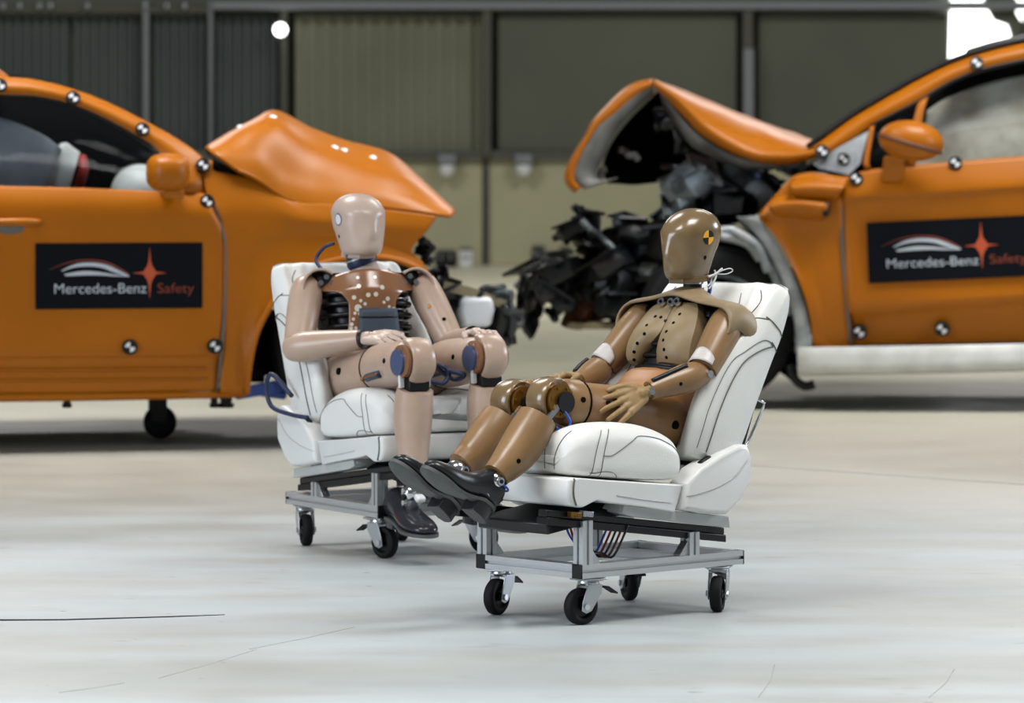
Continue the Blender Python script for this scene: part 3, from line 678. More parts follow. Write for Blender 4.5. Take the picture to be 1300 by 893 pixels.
# dark core with ribs
g = G(); g.rings([ring_T(TF, u, wf, wb, hw) for u, wf, wb, hw in [(.12, .05, -.08, .09), (.2, .055, -.085, .105), (.3, .05, -.085, .11), (.37, .03, -.07, .09), (.39, .01, -.05, .05)]])
core = obj('rib_cage', g, 'black', dF)
for k in range(5):
    u = .155+.036*k; rr = ring_T(TF, u, .062, -.09, .118-.002*abs(k-2), 36); g = G(); g.tube(rr, .0075, 8, closed=True); obj('rib', g, 'plasticblack', core)
g = G(); g.box(TF(.345, 0, .0), (.04, .25, .02), Matrix.Rotation(-TL, 3, 'Y')); hard('clavicle_bar', g, 'black', core, .004)
for q in (-1, 1):
    for dy, uu in ((.02, .362), (.045, .365)):
        if q == 1 or dy < .03: 
            disc(core, 'shoulder_bolt', TF(uu-.004, q*dy-.02, .068), N_, .0125, .01, 'chrome', 18); disc(core, 'bolt_eye', TF(uu-.004, q*dy-.02, .0735), N_, .005, .004, 'dark', 12)
    g = G(); g.ell(TF(.335, q*.15, -.01), (.035, .04, .04)); obj('shoulder_joint', g, 'black', core)
# chest halves
for q in (1, -1):
    rings = []
    rows = [(.368, 0, .08, .050, .0), (.345, 0, .10, .057, .004), (.31, 0, .115, .064, .010), (.28, 0, .124, .069, .018), (.255, .000, .128, .072, .024), (.23, .0, .130, .072, .026), (.205, .0, .131, .068, .026), (.182, .002, .130, .060, .024), (.168, .006, .122, .052, .02)]
    for u, yi, yo, w0, bul in rows:
        yi = (.002 if q > 0 else 0)+yi*.6 if q > 0 else max(0, (.262-u))*.75
        r = []
        for k in range(9):
            t = k/8; y = yi+(yo-yi)*t; w_ = w0+bul*(1-abs(2*t-1)**2.6)-.010*t*t
            r.append(TF(u, q*y, w_))
        r.append(TF(u, q*(yo+.002), w0-.03)); r.append(TF(u, q*(yo-.002), w0-.065))
        for k in range(5):
            t = 1-k/4; y = yi+(yo-yi)*t; r.append(TF(u, q*(y-.004*t), w0-.022+bul*.5*(1-abs(2*t-1)**2)-.02*t*t-.012*(t > .9)))
        rings.append(r)
    cols = [cr([r[j] for r in rings], 3) for j in range(len(rings[0]))]
    g = G(); g.rings([[c[i] for c in cols] for i in range(len(cols[0]))]); cp = obj('chest_plate', g, 'jacket', dF, auto=.6); bv = bvh_of(cp)
    for px, py in ([(863, 399), (855, 410), (846, 421), (842, 432), (843, 444), (846, 454)] if q > 0 else [(832, 402), (839, 403), (821, 413), (818, 424), (809, 436), (805, 447), (805, 457)]):
        eye_disc(cp, 'screw_hole', bv, FRF, px, py, .0052, 'dark')
# neck
nk = G(); nb = TF(.40, 0, -.012); nt = V(-.338, 0, .972)
nd = (nt-nb).normalized()
nk.cone(nb, nb+nd*.03, .033, .030, 24); neck = obj('neck', nk, 'plasticblack', dF, auto=.5)
for k in range(3):
    disc(neck, 'neck_disc', nb+nd*(.032+.018*k), nd, .036-.002*k, .006, 'chrome', 28); disc(neck, 'neck_rubber', nb+nd*(.041+.018*k), nd, .028, .012, 'plasticblack', 24)
g = G(); g.tube(cr([nb+V(-.02, .034, 0), nb+V(-.03, .042, .03), nb+V(-.03, .038, .06)], 6), .0055); g.tube(cr([nb+V(-.035, .028, 0), nb+V(-.042, .034, .03), nb+V(-.045, .03, .06)], 6), .004); obj('blue_cable', g, 'blue', neck)
I = lambda a, b, y: FRF.inv(a, b, y)
g = G(); g.tube(cr([I(904, 353, .05), I(914, 345, .055), I(926, 341, .06), I(930, 344, .06), I(922, 348, .055), I(909, 348, .05)], 8), .0018); g.tube(cr([I(907, 343, .05), I(909, 351, .055), I(905, 360, .055), I(900, 367, .05)], 8), .0028); g.tube(cr([I(899, 352, .05), I(908, 348, .055), I(917, 341, .06)], 6), .0034); g.tube(cr([I(902, 350, .045), I(903, 358, .05), I(898, 364, .05)], 6), .0024)
obj('cable_loop', g, 'white', neck)
make_head(dF, (-.337, 0, .978), R(4), R(0), 'skinhead', 1.0, 'target')
# shoulder collar
def collar_pt(s_, t):
    a = abs(s_); sg = 1 if s_ >= 0 else -1; w_ = .074-.162*t
    if a < .66: y = .182*a/.66; u = .398-.006*(a/.66)**2; ang = 0
    else:
        ang = (a-.66)/.34*R(118); y = .182+.058*math.sin(ang)*1.0; u = .392-.058*(1-math.cos(ang))*1.0
    hump = math.exp(-(y/.075)**2)
    u += .040*hump*(1-.6*abs(2*t-1))-(.020 if t > .5 else .036)*(2*t-1)**2
    w_ = w_*(1-.30*(a > .66)*min(1, (a-.66)/.34)*1.0) if a > .66 else w_
    w_ += -.018*min(1, a/.66)**2
    if a > .8 : w_ = w_+.02*t*(a-.8)/.2
    return TF(u, sg*y, w_)
g = G(); g.grid(lambda a, b: collar_pt(2*a-1, b), 56, 14); col = obj('shoulder_collar', g, 'jacket', dF, solid=.010); 
md = col.modifiers.new('relax', 'SMOOTH'); md.factor = .4; md.iterations = 3
# abdomen and pelvis
g = G(); g.rings([ring_T(TF, u, wf, -.07, hw, 32, .8) for u, wf, hw in [(-.06, .10, .12), (-.03, .125, .14), (.02, .128, .142), (.06, .118, .138), (.10, .102, .132), (.135, .084, .125), (.150, .070, .118)]])
ab = obj('abdomen', g, 'belly', dF, remesh=.006, rsm=8)
g = G(); g.ell((-.185, 0, .545), (.095, .168, .085), Matrix.Rotation(-R(30), 3, 'Y')); g.ell((-.15, 0, .56), (.11, .165, .075)); g.ell(TF(.06, 0, -.04), (.07, .155, .09))
for q in (-1, 1): g.capsule((-.13, q*.088, .56), (.1, q*.095, .602), .083, .076, 20); g.cone((.1, q*.095, .602), (.245, q*.1, .625), .076, .069, 20)
pv = obj('pelvis', g, 'pelv', dF, remesh=.007, rsm=5)
for p, d, r_ in [((.17, .2, .63), (0, -1, 0), .0085), ((-.10, .25, .555), (0, -1, 0), .013), ((-.19, .25, .62), (0, -1, 0), .011)]:
    yy = {.17: .1685, -.10: .1695, -.19: .166}[p[0]]; disc(pv, 'hole', (p[0], yy, p[2]), (0, 1, .1), r_, .006, 'dark', 18)
# legs
legs = {1: ((.335, .1, .642), (.578, .1, .408), (.812, .085, .478)), -1: ((.292, -.1, .625), (.535, -.1, .427), (.752, -.115, .482))}
for q in (1, -1):
    K, An, Toe = [Vector(p) for p in legs[q]]; hd = (V(-.13, K.y, .575)-K).normalized(); sd = (An-K).normalized(); fw = -hd
    g = G(); limb(g, [K+hd*.098, K+hd*.07, K+hd*.048, K+hd*.036], [.071, (.070, .066), (.068, .058), (.062, .05)], 28, 4, up=(0, 0, 1), cap=True)
    th = obj('thigh', g, 'skinf', dF, auto=.8); tb = bvh_of(th)
    g = G(); limb(g, [K+hd*.1, K+hd*.093], [.0715, .0715], 28, 2); obj('thigh_seam', g, 'dark', th, auto=.5)
    # side cheek of the knee shell
    surf_disc(th, 'hole', tb, K+hd*.07+V(0, .0, .012), (0, -1, 0), .0085, 'dark') if q > 0 else None
    knee(th, K, hd, sd, q, 'skinhead', r=.06, hw=.053)
    g = G(); g.tube(cr([K+V(.0, .05, -.02), K+V(-.02, .062, -.06), K+V(-.005, .055, -.085), K+V(.02, .045, -.075)], 6), .0042); obj('knee_cable', g, 'blue', th)
    g = G(); up = V(sd.z, 0, -sd.x)*-1; cf = up*-1 if up.z > 0 else up
    LS = (An-K).length-.042; P = [K+sd*.07, K+sd*.12, K+sd*(.07+(LS-.07)*.5), K+sd*(.07+(LS-.07)*.76), K+sd*(LS-.02), K+sd*LS]
    back = V(-sd.z, 0, sd.x); back = back if back.z < 0 else -back
    P = [p+back*o for p, o in zip(P, (.0, .007, .012, .008, .002, 0))]
    limb(g, P, [(.058, .057), (.062, .06), (.061, .058), (.052, .049), (.044, .042), (.041, .040)], 28, 5, up=back)
    shn = obj('shin', g, 'skinf', dF, auto=.8); sb = bvh_of(shn)
    if q > 0: surf_disc(shn, 'hole', sb, K+sd*.235, (0, -1, 0), .007, 'dark')
    # ankle hardware
    fd = (Toe-An); hl = V(.592 if q > 0 else .548, An.y, .306 if q > 0 else .294); fdir = (Toe-hl).normalized(); upf = V(-fdir.z, 0, fdir.x)
    g = G(); g.ell(An-sd*.022, (.030, .036, .030)); ak = obj('ankle', g, 'chrome', dF)
    g = G(); g.cone(An-sd*.04, An+sd*.03, .022, .026, 18); obj('ankle_shaft', g, 'steel', ak)
    for s in (-1, 1):
        disc(ak, 'ankle_bolt', An-sd*.022+V(0, s*.034, 0), (0, 1, 0), .012, .012, 'steel', 16); disc(ak, 'ankle_eye', An-sd*.022+V(0, s*.041, 0), (0, 1, 0), .006, .003, 'plasticblack', 12)
    hc = hl+fdir*.05; up_c = hc+upf*.118-fdir*.012
    g = G(); n = 28; g.tube([up_c-fdir*.002+fdir*.047*math.cos(2*PI*i/n)+V(0, 1, 0)*.036*math.sin(2*PI*i/n)-upf*(.006*math.cos(2*PI*i/n)+.008) for i in range(n)], .0035, 6, closed=True); obj('ankle_ring', g, 'blue', ak)
    yaw = V(0, -.06*1, 0) if q < 0 else V(0, 0, 0)
    shoe(dF, hl+fdir*.048+V(0, (Toe.y-An.y)*.2, 0), fdir+V(0, (Toe.y-An.y)*2.2, 0), upf, 'shoe', L=.262, heel=.036, wd=.041)
    g = G(); g.tube([An-sd*.034+back*.04, An-sd*.03+back*.046+V(0, 0, -.022)], .0022); g.ell(An-sd*.03+back*.046+V(0, 0, -.028), (.004, .004, .007)); obj('zip_pull', g, 'brass', shn)
# arms
arms = {1: (TF(.335, .178, -.012), V(-.165, .212, .705), V(.030, .178, .658)), -1: (TF(.335, -.178, -.012), V(-.168, -.215, .70), V(.0, -.15, .668))}
for q in (1, -1):
    S, E, W = [Vector(p) for p in arms[q]]; d1 = (E-S).normalized(); d2 = (W-E).normalized()
    g = G(); limb(g, [S-d1*.03, S-d1*.005, S+d1*.05, S+d1*.12, S+d1*.175, E-d1*.012], [.034, .05, .054, .05, .045, .043], 26, 5); ua = obj('upper_arm', g, 'skinf', dF, auto=.9)
    sx_ = V(0, 1, 0); sx_ = (sx_-d1*sx_.dot(d1)).normalized(); fx_ = d1.cross(sx_); fx_ = fx_ if fx_.x > 0 else -fx_
    g = G(); g.grid(lambda a, b: E-d1*(.012+.052*b*(1-.55*abs(2*a-1)**2))+(fx_*math.cos((a-.5)*2.4)-sx_*q*math.sin((a-.5)*2.4))*(.0465+.003*(1-b)), 14, 5); cf = obj('elbow_cuff', g, 'cuff', ua, solid=.003)
    g = G(); g.ell(E+d1*.012, (.026, .032, .026)); g.cone(E+V(0, -.04, 0), E+V(0, .04, 0), .011, n=14); obj('elbow_joint', g, 'steel', ua, auto=.6)
    g = G(); limb(g, [E-d2*.018, E+d2*.005, E+d2*.05, E+d2*.10, E+d2*.15, W-d2*.012], [.028, .038, .044, .040, .033, .0275], 26, 5); fa = obj('forearm', g, 'skinf', dF, auto=.9); fb = bvh_of(fa)
    L_ = (W-E).length; upv = V(0, 0, 1)
    pts = project(fb, [E+d2*.07+V(0, q*.02, .3), E+d2*.12+V(0, q*.018, .3), E+d2*(L_-.015)+V(0, q*.012, .3)], (0, 0, -1), lift=.001)
    if len(pts) > 2: g = G(); g.tube(pts, .0075, 8); obj('cable_sleeve', g, 'plasticblack', fa)
    surf_disc(fa, 'hole', fb, E+d2*.11+V(0, q*.3*0, 0), (0, -q, 0), .0055, 'dark')
    wv = W+d2*.0; disc(fa, 'wrist_bolt', wv+V(0, q*.024, .002), (0, q, .3), .012, .012, 'chrome', 16); g = G(); g.cone(W-d2*.02, W+d2*.012, .019, .02, 16); obj('wrist_joint', g, 'steel', fa, auto=.5)
    for k in range(3):
        disc(fa, 'wrist_screw', W+d2*(-.008+.01*k)+V(0, q*.012, .022), (0, q*.4, 1), .004, .006, 'brass', 8)
hand(dF, arms[1][2]+V(.012, .004, -.002), (.93, .0, -.34), (.0, .86, .50), 1, [(.02, .12, .15), (.03, .12, .15), (.05, .14, .15), (.10, .16, .2)], 'handf', spread=.22, thumb=(.85, .6, .0))
hand(dF, arms[-1][2]+V(.012, 0, .012), (.97, .16, .10), (.0, -.25, 1), -1, [(.35, .6, .4), (.35, .6, .4), (.38, .6, .4), (.42, .6, .4)], 'handf', spread=.10)

# ---------------------------------------------------------------- the upright pinkish dummy (rear)
dM = empty('crash_test_dummy', RR_LOC, RR_ROT, 'upright pinkish male crash test dummy with exposed black ribs and a brown bolted bib', 'dummy')
HM = V(-.155, 0, .56); TM_ = R(9); YW = R(-16); RZ = Matrix.Rotation(YW, 3, 'Z')
def TMp(u, y, w): return HM+RZ @ V(-math.sin(TM_)*u+math.cos(TM_)*w, y, math.cos(TM_)*u+math.sin(TM_)*w)
NM = RZ @ V(math.cos(TM_), 0, math.sin(TM_))
g = G(); g.rings([ring_T(TMp, u, wf, wb, hw) for u, wf, wb, hw in [(.07, .06, -.08, .10), (.16, .075, -.09, .125), (.27, .075, -.09, .135), (.33, .05, -.07, .12), (.36, .02, -.05, .06)]])
core = obj('rib_cage', g, 'black', dM)
for k in range(6):
    u = .10+.038*k; rr = ring_T(TMp, u, .092, -.10, .150-.0015*abs(k-3), 40); g = G(); g.tube(rr, .009, 8, closed=True); obj('rib', g, 'black', core)
    g = G(); g.tube([p+V(0, 0, .017) for p in ring_T(TMp, u, .087, -.09, .143, 40)[3:18]], .003, 6); obj('rib_wire', g, 'steel', core)
for q in (-1, 1):
    g = G(); g.ell(TMp(.335, q*.155, .0), (.04, .04, .04)); g.box(TMp(.345, q*.11, .035), (.03, .09, .03), RZ); obj('shoulder_joint', g, 'black', core, auto=.6)
    for k in range(3): disc(core, 'shoulder_bolt', TMp(.325+.02*(k % 2), q*(.125+.02*k), .05), NM, .009, .014, 'chrome', 14)
def bib_pt(a, b):
    s_ = 2*a-1; u = .366-.28*b
    hw = .205*(1-b)**0 * (1 if b < .001 else 1)
    hw = .080+.140*max(0, 1-b/.42)**1.5 + .012*max(0, (b-.6)/.4)
    y = hw*s_; w_ = .122-.9*y*y/.3-.03*max(0, .25-b)/.25-.012*b
    top = .022*abs(s_)**2*(1 if b < .5 else 0)*max(0, 1-b/.3)
    return TMp(u-top*1.2-.035*max(0, 1-b/.25)*abs(s_)**2, y, w_)
g = G(); g.grid(bib_pt, 36, 30); bib = obj('chest_bib', g, 'bib', dM, solid=.006); bb = bvh_of(bib)
random.seed(3)
spots = [(-.05, .335, .006), (.012, .335, .006), (-.05, .305, .0085), (.035, .300, .0085), (-.018, .275, .0085), (.01, .277, .0085), (.055, .262, .008), (-.068, .268, .008), (-.045, .256, .006), (-.03, .245, .006), (.04, .25, .006),
         (-.055, .232, .013), (-.066, .215, .006), (-.05, .212, .006), (.078, .222, .013), (.06, .235, .006), (.072, .205, .006), (.095, .235, .006), (-.072, .195, .006), (-.078, .178, .007), (-.08, .165, .006), (-.064, .165, .006), (-.075, .148, .011), (-.078, .108, .013), (-.06, .118, .006), (.1, .175, .006), (.09, .19, .006), (.108, .15, .008), (.1, .125, .006)]
for y, u, r_ in spots: surf_disc(bib, 'bolt', bb, TMp(u, y*.92, .1), -NM, r_*.95, 'boltm', th=.008)
surf_disc(bib, 'hole', bb, TMp(.258, .0, .1), -NM, .0135, 'dark', th=.003, n=20)
g = G(); g.grid(lambda a, b: TMp(.228-.13*b, -.052+.13*a+.02*b*(a-.4), .139-.9*(-.052+.13*a)**2/.3+.006*(b)), 10, 8); pk = obj('pocket', g, 'pocket', dM, solid=.01)
g = G(); g.tube([TMp(.198, -.052+.13*a/8, .147-.9*(-.052+.13*a/8)**2/.3) for a in range(9)], .003); obj('pocket_seam', g, 'black', pk)
# neck and shoulder pieces
nb = TMp(.375, 0, .0); nt = V(-.222, 0, .985); nd = (nt-nb).normalized()
g = G(); g.cone(nb-nd*.02, nb+nd*.02, .052, .046, 28); neck = obj('neck', g, 'skinmh', dM, auto=.6)
g = G(); g.lathe(nb, nd, [(.0, .015), (.05, .015), (.054, .03), (.05, .044), (.0, .044)], 28); obj('neck_collar', g, 'navy', neck, auto=.6)
disc(neck, 'neck_ring', nb+nd*.043, nd, .054, .006, 'steel', 28); disc(neck, 'neck_rubber', nb+nd*.056, nd, .048, .024, 'navy', 28)
g = G(); g.tube(cr([RRF.inv(424, 309, -.055), RRF.inv(412, 314, -.075), RRF.inv(403, 325, -.09), RRF.inv(402, 333, -.10), RRF.inv(409, 343, -.10)], 7), .0065); obj('head_cable', g, 'navy', neck)
make_head(dM, (-.225, 0, .985), R(1), R(-3), 'skinmh', 1.0, None, 1.13)
for q in (-1, 1):
    def pad(a, b, q=q):
        an = -.12*PI+a*PI*.85; r = .066
        return TMp(.305+r*math.sin(an)*1.0, q*(.165+r*math.cos(an)*.95), .062-.13*b)
    g = G(); g.grid(pad, 18, 10); obj('shoulder_pad', g, 'skinm', dM, solid=.008)
# pelvis
g = G(); g.ell((-.165, 0, .565), (.11, .17, .09)); g.ell((-.17, 0, .61), (.095, .15, .07)); 
for q in (-1, 1): g.capsule((-.12, q*.09, .57), (.09, q*.11, .60), .088, .082, 20)
pv = obj('pelvis', g, 'skinm', dM, remesh=.007, rsm=5)
disc(pv, 'hole', (-.02, -.185, .60), (0, -1, .1), .012, .008, 'dark', 18)
legsM = {-1: ((.475, -.168, .657), (.468, -.168, .30)), 1: ((.512, .080, .666), (.520, .082, .31))}
for q in (-1, 1):
    K, An = [Vector(p) for p in legsM[q]]; hd = (V(-.10, -.095 if q < 0 else .095, .585)-K).normalized(); sd = (An-K).normalized()
    g = G(); limb(g, [K+hd*.30, K+hd*.22, K+hd*.14, K+hd*.085, K+hd*.05, K+hd*.036], [.078, .080, .076, .072, (.070, .060), (.064, .052)], 28, 5, up=(0, 0, 1)); th = obj('thigh', g, 'skinm', dM, auto=.9); tb = bvh_of(th)
    g = G(); limb(g, [K+hd*.308, K+hd*.298], [.079, .079], 28, 2); obj('thigh_seam', g, 'dark', th, auto=.6)
    surf_disc(th, 'hole', tb, K+hd*.10+V(0, 0, .01), (0, 1, 0), .009, 'dark')
    pts = project(tb, [K+hd*.26+V(0, -.2, -.035), K+hd*.2+V(0, -.2, -.032), K+hd*.14+V(0, -.2, -.03)], (0, 1, 0), lift=.002, start=.0)
    if len(pts) > 2:
        g = G(); g.tube(pts, .013, 6); zs = obj('zip_flap', g, 'navy', th); g = G(); g.tube([p+V(0, -.0125, 0) for p in pts], .004, 6); g.ell(pts[0]+V(-.006, -.012, -.004), (.008, .006, .008)); obj('zip', g, 'brass', zs)
    knee(th, K, hd, sd, q, 'skinm', r=.068, hw=.058, male=True)
    bk = V(-1, 0, 0)
    P = [K+sd*.092, K+sd*.14, K+sd*.2, K+sd*.27, K+sd*.34, K+sd*.385]
    P = [p+bk*o for p, o in zip(P, (-.006, .004, .008, .006, 0, 0))]
    g = G(); limb(g, P, [(.058, .060), (.064, .064), (.063, .063), (.055, .055), (.046, .046), (.043, .043)], 28, 5, up=(1, 0, 0)); shn = obj('shin', g, 'skinm', dM, auto=.8)
    An = K+sd*.40
    g = G(); g.ell(An+sd*.03, (.036, .042, .036)); ak = obj('ankle', g, 'chrome', dM); g = G(); g.cone(An-sd*.02, An+sd*.08, .026, .03, 18); obj('ankle_shaft', g, 'steel', ak)
    g = G(); g.box(An+sd*.045+V(.045, -.0, .0), (.028, .032, .02), rot_y(R(30))); hard('instep_plate', g, 'white', ak, .006)
    for k in range(3): disc(ak, 'ankle_bolt', An+sd*(.02+.02*k)+V(.01, -.04, 0), (0, -1, 0), .009, .01, 'chrome' if k != 1 else 'plasticblack', 14)
    fd = V(1, .10*q, -.06); hz = (.108 if q < 0 else .118)
    shoe(dM, (K.x-.105 if q < 0 else K.x-.06, K.y-.0, hz), fd, (0, 0, 1), 'shoem', L=.305, heel=.022, wd=.05)
g = G(); g.tube(cr([(.42, -.09, .59), (.44, -.04, .58), (.42, -.01, .62), (.39, -.05, .64), (.41, .01, .59), (.47, .02, .605), (.44, -.02, .62)], 7), .008); obj('leg_cable', g, 'navy', dM)
g = G(); g.box((.30, -.06, .23), (.05, .07, .07), rot_y(.4)); hard('cable_plug', g, 'blue', dM, .01)
armsM = {-1: (TMp(.32, -.198, -.012), V(-.132, -.283, .677), V(.085, -.15, .712)), 1: (TMp(.32, .198, -.005), V(.03, .225, .675), V(.30, .15, .725))}
for q in (-1, 1):
    S, E, W = [Vector(p) for p in armsM[q]]; d1 = (E-S).normalized(); d2 = (W-E).normalized(); L1 = (E-S).length
    g = G(); limb(g, [S-d1*.03, S-d1*.0, S+d1*.06, S+d1*.14, E-d1*.05, E-d1*.015], [.03, .052, .057, .055, .050, .047], 26, 5); ua = obj('upper_arm', g, 'skinm', dM, auto=.9); ub = bvh_of(ua)
    g = G(); g.ell(E, (.038, .04, .038)); obj('elbow_joint', g, 'navy', ua)
    g = G(); limb(g, [E-d2*.045, E-d2*.03, E+d2*.02, E+d2*.09, E+d2*.17, W-d2*.008], [.02, .041, .051, .048, .040, .032], 26, 5); fa = obj('forearm', g, 'skinm', dM, auto=.9)
    disc(fa, 'wrist_ring', W, d2, .0325, .008, 'plasticblack', 24)
    if q > 0: surf_disc(ua, 'hole', ub, S+d1*.16, -NM, .007, 'dark'); surf_disc(ua, 'bolt', ub, S+d1*.1, -(NM+V(0, -.6, 0)), .007, 'brass', th=.006)
hand(dM, armsM[-1][2]+V(.012, .004, .002), (.92, .30, .06), (-.1, -.40, .85), -1, [(.30, .45, .4), (.35, .5, .4), (.4, .5, .4), (.45, .5, .4)], 'skinmh', spread=.08, sc=1.08)
hand(dM, armsM[1][2]+V(.012, 0, .004), (.98, -.12, .10), (-.05, .1, 1), 1, [(.3, .55, .4), (.35, .6, .4), (.4, .6, .4), (.45, .6, .4)], 'skinmh', spread=.08, sc=1.08)
# ------------------------------------------------------------------ the two wrecked cars
class Car:                                       # local axes: x towards the picture's right along the car, y into the car, z up; y = 0 is the near flank
    def __init__(s, ox, oy, deg, dfun):
        t = R(deg); s.o = (ox, oy); s.f = (math.cos(t), math.sin(t)); s.l = (-math.sin(t), math.cos(t)); s.rz = t; s.d = dfun
    def inv(s, px, py, y):
        k = (px-650)/F; x = (k*(s.o[1]+y*s.l[1])-s.o[0]-y*s.l[0])/(s.f[0]-k*s.f[1]); Y = s.o[1]+x*s.f[1]+y*s.l[1]
        return V(x, y, HC-(py-YH)*Y/F)
    def p(s, px, py, y=None, off=0):
        if y is not None: return s.inv(px, py, y)
        q = s.inv(px, py, 0)
        for _ in range(4): q = s.inv(px, py, s.d(q.z)+off)
        return q
def resample(P, n, k=6):
    P = cr(P, k); L = [0]
    for a, b in zip(P, P[1:]): L.append(L[-1]+(b-a).length)
    out = []; j = 0
    for i in range(n+1):
        t = L[-1]*i/n
        while j < len(L)-2 and L[j+1] < t: j += 1
        u = (t-L[j])/max(1e-9, L[j+1]-L[j]); out.append(P[j].lerp(P[j+1], min(1, u)))
    return out
def sheet_geo(car, rows, nu=40, kv=5, noise_amp=0, seed=0, k=6):
    RR = []
    for r in rows:
        pts, y, off = (r if isinstance(r, tuple) else (r, None, 0))
        RR.append(resample([car.p(a[0], a[1], a[2] if len(a) > 2 else y, off) for a in pts], nu, k))
    cols = [cr([r[j] for r in RR], kv) for j in range(nu+1)]; nv = len(cols[0])
    g = G(); vs = []
    for i in range(nv):
        for j in range(nu+1):
            p = cols[j][i]
            if noise_amp and 0 < i < nv-1:
                q = p*3.1+V(seed, 0, 0); p = p+V(0, .3, 1)*noise_amp*(noise.noise(q)+.6*noise.noise(q*2.7))
            vs.append(p)
    g.add(vs, [(i*(nu+1)+j, i*(nu+1)+j+1, (i+1)*(nu+1)+j+1, (i+1)*(nu+1)+j) for i in range(nv-1) for j in range(nu)])
    return g
def sheet(name, car, parent, rows, m, nu=40, kv=5, solid=.012, noise_amp=0, seed=0, smooth=True, k=6):
    return obj(name, sheet_geo(car, rows, nu, kv, noise_amp, seed, k), m, parent, solid=solid, smooth=smooth)
def poly_plate(name, car, parent, pts, y, th, m, bevel=.004):
    P = [car.p(a, b, y) for a, b in pts]; g = G(); g.prism([(p.x, p.z) for p in P], y-th/2, y+th/2); return hard(name, g, m, parent, bevel)
def marker(car, parent, px, py, y=None, r=.033):
    c = car.p(px, py, y, -.026 if py < 200 else -.017) if y is None else car.p(px, py, y)
    sl = (car.d(c.z+.01)-car.d(c.z-.01))/.02 if y is None else 0
    nrm = V(0, -1, sl).normalized(); up_ = V(0, sl, 1).normalized()
    o = V(0, -1, 0); g = G(); n = 24; h = .004
    pt = lambda rr, a, dy: c+V(rr*math.cos(a), 0, 0)+up_*(rr*math.sin(a))-nrm*dy
    for i in range(n):
        a, b = 2*PI*i/n, 2*PI*(i+1)/n; mid = ((a+b)/2) % (2*PI); mi = 1 if int(mid/(PI/2)) % 2 else 0
        g.add([c+nrm*h, pt(r*.66, a, -h), pt(r*.66, b, -h)], [(0, 1, 2)], mi)
        g.add([pt(r*.66, a, -h), pt(r, a, -h), pt(r, b, -h), pt(r*.66, b, -h), pt(r, a, .012), pt(r, b, .012)], [(0, 1, 2, 3), (1, 4, 5, 2)], 0)
    return obj('target_marker', g, ['plasticblack', 'white'], parent, smooth=False)
def sticker(car, parent, corners, mats, off=-.010):
    # a flat printed film on the door: navy ground, silver arc, star burst, lettering
    P = [car.p(a, b, off) for a, b in corners]      # TL, TR, BR, BL
    tl, tr, br, bl = P; ux = (tr-tl); uz = (bl-tl); W_, H_ = ux.length, uz.length
    q = lambda a, b, dy=0: tl+ux*a+uz*b+V(0, -dy, 0)
    g = G(); g.add([q(0, 0), q(1, 0), q(1, 1), q(0, 1), q(0, 0, -.004), q(1, 0, -.004), q(1, 1, -.004), q(0, 1, -.004)], [(0, 1, 2, 3), (0, 4, 5, 1), (1, 5, 6, 2), (2, 6, 7, 3), (3, 7, 4, 0)])
    st = obj('sticker', g, 'decal', parent, smooth=False)
    def crescent(name, top, bot, m, dy):
        A = cr([V(a, b, 0) for a, b in top], 8); B = cr([V(a, b, 0) for a, b in bot], 8); g = G(); n = len(A)
        g.add([q(v.x, v.y, dy) for v in A]+[q(v.x, v.y, dy) for v in B], [(i, i+1, n+i+1, n+i) for i in range(n-1)]); obj(name, g, m, st, smooth=False)
    crescent('red_arc', [(.08, .40), (.2, .285), (.32, .25), (.44, .30), (.56, .47)], [(.08, .405), (.2, .30), (.32, .27), (.44, .33), (.55, .48)], mats[2], .0010)
    crescent('silver_arc', [(.15, .42), (.23, .325), (.32, .295), (.42, .33), (.50, .42), (.56, .50)], [(.16, .425), (.23, .37), (.32, .355), (.40, .38), (.46, .44), (.55, .51)], mats[0], .0015)
    crescent('silver_arc', [(.17, .47), (.28, .425), (.38, .44), (.46, .475), (.56, .505)], [(.18, .50), (.28, .49), (.38, .49), (.46, .505), (.56, .515)], mats[0], .0017)
    sc = (.682, .46); g = G()
    def star(rx, ry, wx_, dy):
        L = [(-rx, 0), (-wx_, -wx_*2.2), (0, -ry), (wx_, -wx_*2.2), (rx, 0), (wx_, wx_*2.2), (0, ry), (-wx_, wx_*2.2)]
        g.add([q(sc[0], sc[1], dy)]+[q(sc[0]+a, sc[1]+b, dy) for a, b in L], [(0, 1+i, 1+(i+1) % 8) for i in range(8)])
    star(.105, .40, .012, .002); star(.05, .22, .024, .0022); star(.028, .12, .03, .0024)
    obj('star_burst', g, mats[1], st, smooth=False)
    def text(s_, a0, a1, base, hcap, m):
        c = bpy.data.curves.new('lettering', 'FONT'); c.body = s_; c.size = 1; c.extrude = .0006; c.offset = -.004
        t_ = bpy.data.objects.new('lettering', c); C.objects.link(t_); bpy.context.view_layer.update()
        me = bpy.data.meshes.new_from_object(t_.evaluated_get(bpy.context.evaluated_depsgraph_get())); wd = t_.dimensions.x; bpy.data.objects.remove(t_); bpy.data.curves.remove(c)
        o = bpy.data.objects.new('lettering', me); C.objects.link(o); me.materials.clear(); me.materials.append(M[m]); o.parent = st
        org = q(a0, base, .004); sx = W_*(a1-a0)/wd; sy = H_*hcap/.70
        ex = ux.normalized(); ez = -uz.normalized(); ey = ex.cross(ez)
        o.matrix_local = Matrix(((ex.x*sx, ez.x*sy, ey.x, org.x), (ex.y*sx, ez.y*sy, ey.y, org.y), (ex.z*sx, ez.z*sy, ey.z, org.z), (0, 0, 0, 1)))
    text('Mercedes-Benz', .105, .655, .765, .155, mats[0]); text('Safety', .725, .945, .765, .15, mats[2])
    return st
